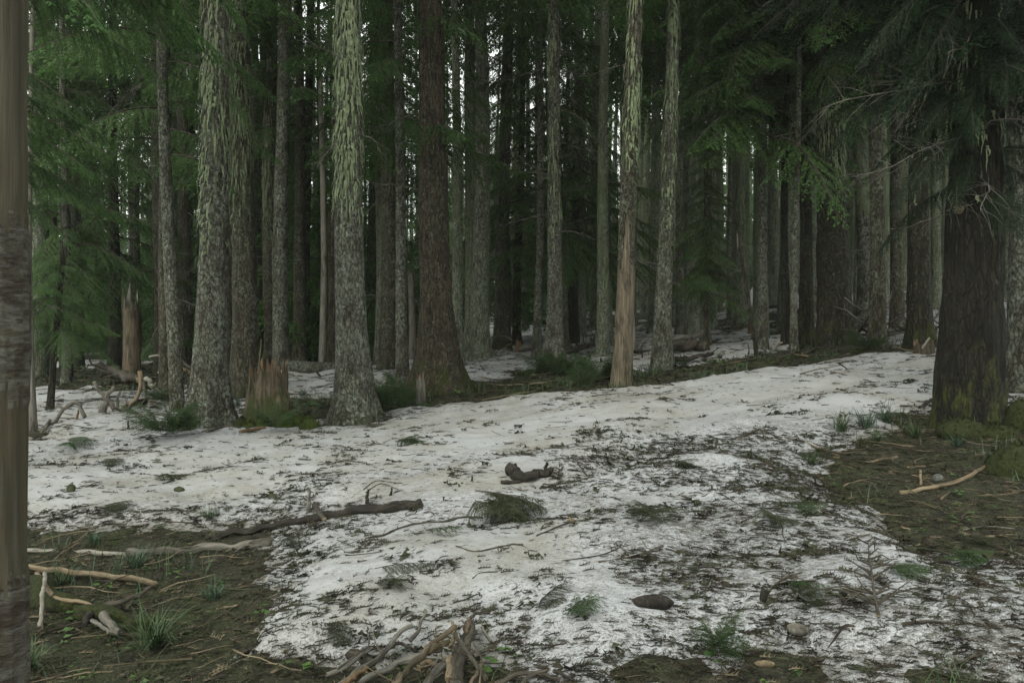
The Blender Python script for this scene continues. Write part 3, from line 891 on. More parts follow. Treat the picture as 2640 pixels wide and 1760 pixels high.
# live boughs on named trees: (tree, from, to, count, length, palette)
for key, z0, z1, n, L, pal, bias in (
    ('T', 1.6, 3.6, 26, 1.3, 'green', None), ('A', 1.5, 5.8, 44, 1.35, 'green', None),
    ('h', 5.2, 17, 34, 2.6, 'green', None), ('i', 6, 20, 34, 3.0, 'green', None), ('d', 7, 22, 34, 3.0, 'green', None),
    ('c', 11, 22, 20, 2.8, 'green', None), ('W', 5.5, 16, 34, 2.6, 'green', None), ('Y', 3.0, 18, 46, 3.0, 'green', None),
    ('U', 2.4, 16, 44, 2.6, 'green', None), ('o', 4.0, 16, 54, 3.2, 'green', None), ('p', 7.0, 18, 34, 2.4, 'green', None),
    ('r', 3.0, 12, 60, 3.2, 'green', None), ('n', 9.2, 20, 30, 2.8, 'green', None), ('m', 10, 20, 24, 2.6, 'green', None),
    ('F', 5.2, 15, 50, 3.3, 'green', 3.5), ('H', 6.2, 15, 34, 3.0, 'green', 3.6), ('z', 9.5, 20, 34, 3.0, 'green', None),
    ('J', 7.4, 17, 34, 3.0, 'green', None), ('L', 6.9, 20, 44, 3.2, 'green', 4.2), ('B', 10, 20, 34, 3.0, 'green', None),
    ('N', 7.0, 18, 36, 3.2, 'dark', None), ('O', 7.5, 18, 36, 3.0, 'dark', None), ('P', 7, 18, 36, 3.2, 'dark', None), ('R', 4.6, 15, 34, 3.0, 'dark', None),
    ('K', 9, 20, 30, 3, 'green', None), ('G', 14, 26, 30, 3, 'green', None), ('x', 11, 22, 30, 3, 'green', None), ('y', 11, 22, 30, 3, 'green', None),
    ('w', 8.8, 18, 30, 2.6, 'green', None), ('q', 8.8, 18, 34, 2.8, 'green', None), ('u', 8.6, 18, 24, 2.6, 'green', None), ('l', 10, 21, 30, 2.8, 'green', None),
    ('a', 8.4, 20, 30, 3.2, 'green', None), ('g', 8.6, 20, 30, 3.2, 'green', None), ('k', 9.2, 21, 30, 3.2, 'green', None), ('b', 10.5, 20, 26, 3, 'green', None),
    ('V', 6.6, 15, 26, 2.6, 'green', None), ('C', 15, 25, 26, 2.8, 'green', None), ('M', 13, 24, 30, 2.8, 'green', None),
):
    tr, f, H, y = TREE[key]
    crown(tr, f, z0, min(z1, H * .97), int(n * 1.45), L, pal, ord(key) * 3, bias)
tr, f, H, y = TREE['Q']
rr = random.Random(5)
for k in range(88):          # the huge fir's sweeping shaded boughs, mostly to the left
    z = 2.5 + 5.2 * (k / 88) ** .85
    az = PI + rr.gauss(0, .8) + (.35 if k % 3 else 2.3)
    ax, ay, r_ = f(z)
    place(rr.choice(BG['shade']), 'bough', tr, (ax + r_ * .8 * math.cos(az), ay + r_ * .8 * math.sin(az), z), az, rr.uniform(.2, .36) if z < 3.6 else rr.uniform(.28, .52), rr.uniform(.15, .55), rr.uniform(-.9, .9))
for k in range(16):           # bare lower twigs
    z = rr.uniform(2.2, 4.6); az = PI + rr.gauss(.2, .7); ax, ay, r_ = f(z)
    place(rr.choice(DEAD), 'dead_branch', tr, (ax + r_ * .8 * math.cos(az), ay + r_ * .8 * math.sin(az), z), az, rr.uniform(.5, 1.0), rr.uniform(.0, .5), rr.uniform(-1, 1))
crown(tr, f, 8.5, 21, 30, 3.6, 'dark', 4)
ax, ay, r_ = f(2.75)
mb = MB(); add_tube(mb, [(0, 0, 0), (-.02, -.05, .0), (-.03, -.09, .0)], [.045, .05, .035], 10, .2)
obj('branch_scar', mb.mesh('branch_scar', [M['wood_tan']]), tr, (ax - .30, ay - r_ * .72, 2.3))

# ------------------------------------------------------------------ foreground peeled pole (cut by the left edge)
def pole_fn(ZZ, TH):
    rg_ = .05 * noise(np.cos(TH) * 4, np.sin(TH) * 4) + .03 * noise(np.cos(TH) * 11, np.sin(TH) * 11, 5)
    isl = fbm(np.cos(TH) * 2.2, np.sin(TH) * 2.2, ZZ * 3.5, 3)
    return (((ZZ > 1.88 + rg_) | ((ZZ > 1.02 + rg_) & (ZZ < 1.46 - rg_))) | (isl > .42)).astype(float)
px_ = (0 - 1176) / FPX * 1.9
gz = float(ground_z(np.array([px_]), np.array([1.9]))[0])
me, f = trunk_mesh('trunk', .066, 9, [M['bark_birch'], M['wood_pole']], .35, 64, 420, (.006, 0), 2.2, matfn=pole_fn, taper=.35, ridge=.12, rough=.10)
tr = thing('dead_tree', 'peeling pole of tan wood and torn bark right at the left edge of the photo', 'dead tree', (px_ - .012, 1.9, gz))
o = obj('trunk', me, tr); o['lichen'] = 0.0; o['moss'] = .2

# tree whose long green boughs hang into the upper left, trunk left of the frame
x0, y0 = -6.3, 8.0
gz = float(ground_z(np.array([x0]), np.array([y0]))[0])
tr = thing('fir_tree', 'fir off the left edge whose bright green boughs sweep across the upper left', 'tree', (x0, y0, gz))
me, f = trunk_mesh('trunk', .24, 22, [M['bark_grey']], .5, 24, 50, (0, 0), 9)
o = obj('trunk', me, tr); o['lichen'] = .5; o['moss'] = .5
rr = random.Random(21)
for k in range(26):
    z = 5.25 + 2.6 * (k / 26) if k > 5 else 3.6 + .22 * k
    az = rr.gauss(-.05, .42)
    ax, ay, r_ = f(z)
    place(rr.choice(BG['near']), 'bough', tr, (ax + r_ * math.cos(az), ay + r_ * math.sin(az), z), az, rr.uniform(.8, 1.25) * (1 if k > 5 else .58), rr.uniform(-.02, .22), rr.uniform(-.35, .35))
crown(tr, f, 7.6, 21, 30, 3.2, 'green', 77)

# ------------------------------------------------------------------ background trees
def crown_joined(seed, H, z0, L0, n, s2, s3, ll, lw, pal):
    """a whole crown in one mesh, for trees too far off to tell the boughs apart"""
    rg = np.random.default_rng(seed)
    tem = [bough_arr(2.0, s2, s3, ll, lw, .2 + .1 * i, seed + i, full=.9) for i in range(3)]
    mb = MB(); az = 0
    for i in range(n):
        u = i / (n - 1); z = z0 + (H - z0) * u ** 1.35
        az += 2.4 + rg.normal() * .3
        V, F, st = tem[i % 3]
        L = L0 * (1 - .85 * u ** 1.2) * rg.uniform(.65, 1.15) / 2
        Mx = np.array((Matrix.Translation((0, 0, z)) @ Euler((rg.normal() * .25, rg.uniform(0, .35), az)).to_matrix().to_4x4() @ Matrix.Scale(L, 4)))
        mb.add(V @ Mx[:3, :3].T + Mx[:3, 3], F, 0)
        s = np.array(st[0]) @ Mx[:3, :3].T + Mx[:3, 3]
        add_tube(mb, s[::2], np.linspace(.02, .006, len(s[::2])), 3, cap=False, mat=1)
    return mb.mesh('crown', [M[pal], M['branch_bark']], smooth=False)
CR_HI = [crown_joined(200 + i, 23, 6.5 + 2.5 * i, 3.3, 52, .10, .06, .12, .042, 'needles') for i in range(3)]
CR_LO = [crown_joined(230 + i, 18, .8 + .6 * i, 3.1, 80, .095, .055, .115, .04, 'needles') for i in range(3)]
BT = []
for i, (mt, r) in enumerate((('bark_lichen', .26), ('bark_grey', .2), ('bark_brown', .3), ('bark_dark', .18), ('bark_lichen', .19))):
    BT.append(trunk_mesh('trunk', r, 24, [M[mt]], .35, 16, 40, (0, 0), 40 + i * 3, bend=.08)[0])
RAD = (.26, .2, .3, .18, .19)

spots = [(v[0], v[1]) for v in POS.values()]
rr = random.Random(99)
bg = []
tries = 0
while len(bg) < 285 and tries < 20000:
    tries += 1
    Yb = 21 + 75 * rr.random() ** 1.15
    pxb = rr.uniform(-150, 2500) if rr.random() < .72 else rr.uniform(1300, 2250)
    u = (pxb - 1176) / FPX
    xb = u * Yb
    dmin = 1.35 if Yb < 40 else 1.6
    if any((xb - a) ** 2 + (Yb - b) ** 2 < dmin ** 2 for a, b in spots): continue
    spots.append((xb, Yb)); bg.append((Yb, pxb, xb))
bg.sort()
NAMES = sorted((T[1], T[0]) for T in TR)
SHORT = {'a': 'the stout grey lichen fir', 'b': 'the brown lichen-hung fir', 'c': 'the fine-barked tall fir', 'e': 'the slender white snag', 'g': 'the big streaked fir',
 'h': 'the slim dark fir', 'k': 'the red-brown cracked giant', 'm': 'the grey fir past the giant', 'n': 'the moss-sided leaning fir', 'q': 'the twig-ringed fir',
 's': 'the broken orange-topped trunk', 't': 'the flat-topped lichen trunk', 'u': 'the half-barked leaning fir', 'w': 'the speckled grey fir', 'A': 'the small green fir',
 'C': 'the lichen-draped pale trunk', 'F': 'the straight dark slim fir', 'J': 'the close trio of trunks', 'L': 'the broad dark fir', 'N': 'the trunk before the brush heap',
 'P': 'the mossy-skirted trunk', 'Q': 'the huge shaded fir', 'R': 'the trunk at the right edge', 'T': 'the leaning young fir', 'V': 'the bent speckled trunk', 'X': 'the jagged rotten snag'}
KEYPX = [(T[1], T[0]) for T in TR if T[0] in SHORT]
DESC = ('lichen-coated', 'grey', 'brown', 'dark', 'green-streaked')
seen_lab = {}
for Yb, pxb, xb in bg:
    zb = float(base_z(np.array([xb]), np.array([Yb]))[0])
    right = pxb > 1180
    low = (rr.random() < (.0 if pxb > 1380 else .4 if pxb > 900 else .6) and Yb > 26) or (Yb > (52 if pxb > 1380 else 42) and rr.random() < .85)
    k = rr.choice((0, 0, 0, 4, 4, 4, 1)) if right else rr.choice((1, 2, 3, 3, 0))
    sc = rr.uniform(.75, 1.3)
    dn, dk = min(((abs(pxb - p), kk) for p, kk in KEYPX))
    pk = [p for p, kk in KEYPX if kk == dk][0]
    rank = 'close behind' if Yb < 30 else ('some way behind' if Yb < 45 else ('far behind' if Yb < 66 else 'very far behind'))
    side = 'directly' if abs(pxb - pk) < 12 else ('to left,' if pxb < pk else 'to right,')
    size = 'stout' if RAD[k] * sc > .28 else ('slim' if RAD[k] * sc < .2 else 'tall')
    lab = f"{size} {DESC[k]}{' low-boughed' if low else ''} fir {side} {rank} {SHORT[dk]}"
    o_ = seen_lab.get(lab, 0); seen_lab[lab] = o_ + 1
    lab += ('', ', a step farther', ', two steps farther', ', three steps farther', ', farthest of these', ', last of all')[min(o_, 5)]
    tr = thing('fir_tree', ' '.join(lab.split()[:16]), 'tree', (xb, Yb, zb - .1), 'firs in the background')
    o = obj('trunk', BT[k], tr); o['lichen'] = rr.uniform(1.4, 2.3) if right else rr.uniform(.2, .8); o['moss'] = rr.uniform(0, .6)
    if Yb < 42:
        for q in range(5):
            az = rr.uniform(0, 6.28); place(rr.choice(DEAD), 'dead_branch', tr, (RAD[k] * .7 * math.cos(az), RAD[k] * .7 * math.sin(az), rr.uniform(2, 11)), az, rr.uniform(.5, 1.3), rr.uniform(-.1, .4), rr.uniform(-1, 1))
    cr = obj('crown', rr.choice(CR_LO if low else CR_HI), tr)
    cr.rotation_euler = (0, 0, rr.uniform(0, 6.28))
    s = sc * (rr.uniform(.8, 1.15))
    tr.scale = (sc, sc, s)
    tr.rotation_euler = (rr.gauss(0, .012), rr.gauss(0, .012), rr.uniform(0, 6.28))
    cr.scale = (1 / sc, 1 / sc, 1 if not right or low else 1.3 + .013 * Yb)

# far-off wood that reads as one mass
rg = np.random.default_rng(5)
mb = MB()
farV, farF, _ = bough_arr(2.0, .45, .32, .62, .34, .25, 3, full=1)
for i in range(250):
    Yb = rg.uniform(98, 150); ub = rg.uniform(-.8, .8)
    xb = ub * Yb; zb = float(base_z(np.array([xb]), np.array([Yb]))[0])
    add_tube(mb, [(xb, Yb, zb - .3), (xb, Yb, zb + 12), (xb, Yb, zb + 25)], [.35, .25, .05], 7, cap=False, mat=1)
    az = 0; z0 = rg.uniform(.5, 3)
    for k in range(20):
        u = k / 19; az += 2.4
        L = 4.2 * (1 - .85 * u) * rg.uniform(.7, 1.1) / 2
        Mx = np.array((Matrix.Translation((xb, Yb, zb + z0 + (25 - z0) * u)) @ Euler((0, rg.uniform(0, .35), az)).to_matrix().to_4x4() @ Matrix.Scale(L, 4)))
        mb.add(farV @ Mx[:3, :3].T + Mx[:3, 3], farF, 0)
o = obj('distant_forest', mb.mesh('distant_forest', [M['needles'], M['bark_lichen']], smooth=False), kind='stuff')
tag(o, 'far-off conifer wood closing the view behind all the trunks', 'forest')

# ------------------------------------------------------------------ thin haze added to lift the dark background
gz_ = np.array([v.co.z for v in g.data.vertices]); zlo = float(gz_.min()) - 1.0; zhi = max(float(gz_.max()), 60.0) + 1.0
V = np.array([(x, y, z) for z in (zlo, zhi) for x, y in ((-232, -62), (232, -62), (232, 242), (-232, 242))], float)
mb = MB(); mb.add(V, [(0, 3, 2, 1), (4, 5, 6, 7), (0, 1, 5, 4), (1, 2, 6, 5), (2, 3, 7, 6), (3, 0, 4, 7)])
hm = bpy.data.materials.new('haze'); hm.use_nodes = True; hm.node_tree.nodes.clear()
ho = hm.node_tree.nodes.new('ShaderNodeOutputMaterial'); hv = hm.node_tree.nodes.new('ShaderNodeVolumePrincipled')
hv.inputs['Color'].default_value = (.93, .96, .92, 1); hv.inputs['Density'].default_value = .0006; hv.inputs['Anisotropy'].default_value = .2
hm.node_tree.links.new(hv.outputs[0], ho.inputs['Volume'])
o = obj('haze', mb.mesh('haze', [hm], smooth=False), kind='stuff')
tag(o, 'thin haze added to lighten the dark between the far trunks', 'haze')

# ------------------------------------------------------------------ things lying on the ground
CROPS = {4: (0, 580), 5: (870, 580), 6: (1740, 580), 7: (0, 1160), 8: (870, 1160), 9: (1740, 1160)}
def C(k, cx, cy): return ((CROPS[k][0] + cx / 2.6133) / 1.1224, (CROPS[k][1] + cy / 2.6133) / 1.1224)
def S(px, py, lift=0.0):
    x, y, z = hit(px, py, (lambda X, Y: surf_z(X, Y) + lift) if lift else surf_z)
    return np.array([x, y, z])
def smooth(P, n):
    P = np.asarray(P, float)
    if len(P) == 2: return P[0] + (P[1] - P[0]) * np.linspace(0, 1, n)[:, None]
    Q = np.vstack([2 * P[0] - P[1], P, 2 * P[-1] - P[-2]])
    out = []
    m = len(P) - 1
    for t in np.linspace(0, m, n):
        i = min(int(t), m - 1); u = t - i
        a, b, c, d = Q[i:i + 4]
        out.append(.5 * ((2 * b) + (c - a) * u + (2 * a - 5 * b + 4 * c - d) * u * u + (3 * b - a - 3 * c + d) * u ** 3))
    return np.array(out)
def world_pts(k, pts, Y=None, lift=0.0):
    W = []
    for i, (cx, cy) in enumerate(pts):
        px, py = C(k, cx, cy)
        if Y is None: W.append(S(px, py, lift))
        else:
            yy = Y if not isinstance(Y, tuple) else Y[0] + (Y[1] - Y[0]) * i / (len(pts) - 1)
            W.append(np.array(at(px, py, yy)))
    return np.array(W)
def foot(k, cx, cy): return float(S(*C(k, cx, cy))[1])
def stick(k, pts, w, mat, name=None, label=None, cat='branch', Y=None, lift=None, group=None, parent=None, rough=.25, tips=None, jag=0.0, twigs=0, ns=9):
    """one round branch or log along a line of points; w: widths in crop pixels at both ends"""
    if np.isscalar(w): w = (w, w * .6)
    base = world_pts(k, pts[:1] if Y is None else pts, Y)[0]
    r0 = w[0] / 2.6133 / 1.1224 / 2 / FPX * base[1]
    if Y is None and lift is None: lift = r0 * .55
    P = smooth(world_pts(k, pts, Y, lift or 0), max(9, 6 * len(pts)))
    R = np.linspace(r0, r0 * w[1] / w[0], len(P))
    sd = random.random() * 40
    P = P + R.mean() * .5 * np.stack([noise(np.arange(len(P)) * .45 + sd, 0), noise(np.arange(len(P)) * .45 + sd, 5), noise(np.arange(len(P)) * .45 + sd, 9)], 1)
    o0 = P[0].copy() if parent is None else np.array(parent['_o'])
    R = R * (.82 if name == 'heap_branch' else 1)
    mb = MB(); add_tube(mb, P - o0, R, ns, rough, capmat=1, jag=jag)
    Lt = np.linalg.norm(P[-1] - P[0])
    for i in range(twigs):
        q = rng.integers(1, len(P) - 1); d = rng.normal(size=3) * [1, 1, .35]; d[2] = abs(d[2]); d /= np.linalg.norm(d)
        l = Lt * rng.uniform(.08, .25)
        a = P[q] - o0; d2 = d + rng.normal(size=3) * .4
        add_tube(mb, [a, a + d * l * .5, a + d * l * .5 + d2 * l * .5], np.array([.35, .25, .12]) * R[q], 4, cap=False)
    me = mb.mesh(name, [M[mat], M[tips or ('wood_tan' if mat.startswith('branch') else mat)]])
    if parent is not None:
        return obj(name, me, parent)
    o = obj(name, me, None, tuple(P[0]))
    o['_o'] = list(P[0])
    return tag(o, label, cat, group)

# --- fallen logs and sticks, lower left bare patch
stick(7, [(860, 722), (1100, 700), (1400, 668), (1620, 655), (1830, 650)], (62, 66), 'wood_grey', 'fallen_log', 'long grey fallen log running into the snow across the lower left bare patch', 'log', twigs=3)
stick(7, [(60, 672), (300, 682), (560, 692), (860, 712)], (34, 30), 'wood_pale', 'fallen_branch', 'straight pale stick in line with the grey log at lower left', 'branch')
p = stick(7, [(90, 800), (300, 812), (550, 845), (800, 880), (1045, 902)], (40, 34), 'wood_tan', 'fallen_pole', 'straight tan pole lying below the grey log at lower left', 'branch', lift=.05)
stick(7, [(262, 795), (262, 840), (245, 880)], 26, 'wood_dark', 'stub', parent=p)
ml = stick(7, [(-60, 850), (130, 900), (350, 1010), (550, 1088), (800, 1160), (1050, 1195)], (190, 60), 'moss_dull', 'mossy_log', 'thick moss-grown log with broken branch stubs at lower left', 'log', lift=.02, rough=.35, ns=14)
for pts, w, mt in (([(700, 1115), (750, 1190), (795, 1250)], (58, 40), 'wood_grey'), ([(625, 1160), (690, 1195), (735, 1245)], (30, 20), 'branch_grey'),
                   ([(670, 1085), (860, 1010), (1020, 940)], (46, 26), 'branch_bark'), ([(660, 1085), (600, 1150), (560, 1205)], (50, 30), 'wood_dark'),
                   ([(250, 860), (370, 990), (520, 1040), (665, 1088)], (34, 18), 'wood_tan')):
    stick(7, pts, w, mt, 'stub', parent=ml, lift=.07, jag=.02)
stick(7, [(268, 1205), (280, 1080), (292, 960), (303, 850)], (24, 30), 'wood_pale', 'broken_stick', 'whitish splintered stick standing against the mossy log at lower left', 'branch', lift=.12, jag=.03)
for pts, w, mt, lb in (
    ([(850, 920), (960, 916)], 12, 'wood_tan', 'short tan twig right of the straight tan pole'),
    ([(1465, 1078), (1600, 1068)], 20, 'wood_tan', 'small tan wood splinter at the right edge of the lower left patch'),
    ([(1180, 965), (1290, 918)], 16, 'branch_tan', 'reddish short stick below the long grey log'),
    ([(920, 1130), (1010, 1070), (1120, 1045)], 14, 'branch_grey', 'bent grey stick above the big grass tuft'),
    ([(600, 1530), (680, 1430), (790, 1370)], 10, 'branch_grey', 'thin pale arching twig at the bottom left'),
    ([(390, 1240), (480, 1215), (590, 1240)], 14, 'branch_tan', 'curved tan twig below the mossy log'),
    ([(1680, 740), (1760, 670), (1860, 635)], 12, 'branch_grey', 'forked pale twig at the buried end of the long grey log'),
    ([(1360, 560), (1500, 548), (1640, 540)], 12, 'branch_grey', 'slim grey stick above the long grey log'),
):
    stick(7, pts, w, mt, 'fallen_branch', lb)
l2 = stick(7, [(1430, 600), (1560, 575), (1720, 545), (1890, 515), (2120, 470), (2352, 430), (2560, 400), (2720, 382), (2840, 377)], (36, 78), 'wood_dark', 'half_buried_log', 'dark half-buried log with upright stubs, left of centre in the snow', 'log', lift=.02, rough=.5, ns=16)
s7 = foot(7, 2080, 430)
stick(7, [(2078, 430), (2080, 350), (2086, 268)], (34, 16), 'wood_grey', 'stub', parent=l2, Y=s7, jag=.02)
stick(7, [(2118, 385), (2150, 430), (2195, 485)], (34, 26), 'branch_bark', 'stub', parent=l2, lift=.06)
s8 = foot(8, 205, 400)
stick(8, [(215, 400), (200, 330), (212, 272)], (34, 14), 'wood_dark', 'stub', parent=l2, Y=s8, jag=.02)
stick(8, [(355, 320), (368, 252)], (22, 14), 'wood_dark', 'broken_stick', 'short dark stick poking out of the snow right of the half-buried log', 'branch', Y=foot(8, 358, 310))
for i, (pts, lb) in enumerate((([(175, 265), (260, 208), (390, 218)], 'arched dark twig over the end of the half-buried log'), ([(190, 285), (290, 225), (410, 262)], 'lower arched twig over the end of the half-buried log'))):
    stick(8, pts, 8, 'branch_bark', 'fallen_branch', lb, Y=foot(8, 250, 310), twigs=6)
l3 = stick(8, [(1165, 160), (1250, 172), (1350, 180), (1440, 168)], (86, 44), 'wood_dark', 'buried_log', 'short dark log with two horn-like stubs melting out of the snow near the centre', 'log', lift=.05, rough=.3, ns=12)
y3 = foot(8, 1250, 200)
stick(8, [(1205, 150), (1196, 85)], (24, 14), 'wood_dark', 'stub', parent=l3, Y=y3)
stick(8, [(1390, 165), (1402, 125), (1415, 82)], (30, 18), 'wood_dark', 'stub', parent=l3, Y=y3)
stick(8, [(1095, 228), (1180, 222), (1290, 205)], (34, 30), 'wood_dark', 'stub', parent=l3, lift=.01)
stick(8, [(1478, 165), (1500, 128)], (12, 8), 'wood_dark', 'broken_stick', 'tiny stick right of the two-horned log', 'branch', Y=foot(8, 1478, 165))
stick(8, [(905, 210), (910, 175)], (14, 10), 'wood_dark', 'broken_stick', 'tiny upright stick left of the two-horned log', 'branch', Y=foot(8, 905, 210))
stick(7, [(1560, 1385), (1800, 1385), (2100, 1395), (2352, 1440), (2500, 1470)], (70, 100), 'branch_bark', 'half_buried_log', 'dark debris-covered log along the bottom edge, left of the branch pile', 'log', lift=-.035, rough=.4, ns=12)

# --- the heap of broken branches at the bottom centre: every piece a thing
GP = 'pieces of the branch heap at the bottom edge'
HEAP = (
 ([(905, 1225), (850, 1330), (820, 1430), (790, 1580)], (92, 112), 'branch_bark', 'thickest piece of the branch heap, a grey log end pointing at the camera', .10, 'wood_grey'),
 ([(490, 1305), (545, 1240), (588, 1150)], (40, 22), 'branch_grey', 'broken upright branch with an orange torn tip, left top of the heap', .10, 'wood_orange'),
 ([(210, 1365), (100, 1425), (-60, 1515)], (34, 40), 'branch_grey', 'outermost left grey branch of the heap', .05, None),
 ([(500, 1268), (400, 1280), (330, 1370), (180, 1465), (20, 1590)], (36, 44), 'branch_grey', 'bent grey branch, second from the left of the heap', .10, None),
 ([(800, 1205), (640, 1310), (560, 1405), (430, 1530), (370, 1600)], (40, 46), 'branch_tan', 'long tan-barked branch crossing the middle of the heap', .20, None),
 ([(700, 1345), (590, 1370), (470, 1420), (330, 1485), (150, 1590)], (44, 48), 'branch_grey', 'long grey branch lying under the tan crossing one', .12, None),
 ([(785, 1232), (860, 1350), (945, 1460), (1000, 1530)], (30, 26), 'branch_bark', 'thin branch running down to the right over the heap', .22, None),
 ([(778, 1185), (785, 1260), (768, 1335)], (26, 34), 'wood_tan', 'fresh split tan splinter at the top of the heap', .2, None),
 ([(755, 1322), (680, 1335), (600, 1368)], (44, 50), 'wood_tan', 'pale debarked piece in the middle of the heap', .19, None),
 ([(872, 1240), (881, 1180)], (22, 16), 'wood_orange', 'small orange splinter standing on the thick log end', .16, None),
 ([(762, 1420), (750, 1475), (742, 1545)], (38, 42), 'wood_tan', 'ringed tan stub beside the thick log end', .22, None),
 ([(965, 1465), (930, 1515), (890, 1590)], (22, 28), 'branch_tan', 'short tan branch at the right foot of the heap', .14, None),
 ([(750, 1445), (680, 1500), (580, 1590)], (56, 66), 'branch_grey', 'stubby grey piece at the bottom of the heap', .12, 'wood_tan'),
 ([(345, 1335), (430, 1345), (525, 1362)], (30, 26), 'branch_bark', 'short grey piece lying across the left of the heap', .06, None),
 ([(200, 1460), (110, 1530), (40, 1590)], (38, 42), 'wood_orange', 'reddish-brown debarked piece at the left foot of the heap', .1, None),
 ([(0, 1480), (200, 1340), (210, 1300)], (20, 12), 'branch_bark', 'hooked thin twig at the left of the heap', .12, None),
 ([(915, 1320), (970, 1430), (955, 1590)], (9, 12), 'branch_tan', 'very thin pale twig over the right of the heap', .24, None),
 ([(885, 1168), (935, 1125), (995, 1112)], (28, 24), 'branch_bark', 'dark bent root piece above the heap', .05, None),
 ([(975, 1230), (1025, 1290)], (24, 22), 'branch_grey', 'short grey piece between heap and snow', .04, None),
 ([(1060, 1590), (1240, 1522), (1400, 1512)], (46, 34), 'branch_bark', 'grey-brown branch at the bottom edge right of the heap', .06, None),
 ([(1230, 1590), (1330, 1545), (1450, 1545)], (36, 28), 'branch_bark', 'lower dark branch at the bottom edge right of the heap', .05, None),
 ([(1460, 1492), (1500, 1530), (1570, 1580)], (30, 26), 'branch_bark', 'forked branch end pointing down at the bottom edge', .04, None),
 ([(620, 1520), (650, 1460), (690, 1400)], (16, 10), 'branch_grey', 'slim grey twig standing in the heap', .18, None),
 ([(560, 1440), (640, 1470), (720, 1490)], (30, 40), 'wood_tan', 'split pale shard half under the heap', .08, None),
)
for pts, w, mt, lb, lf, tp in HEAP:
    stick(8, pts, w, mt, 'heap_branch', lb, 'branch', lift=lf, tips=tp, jag=.03, twigs=2 if w[0] > 28 else 0, group=GP, ns=10)

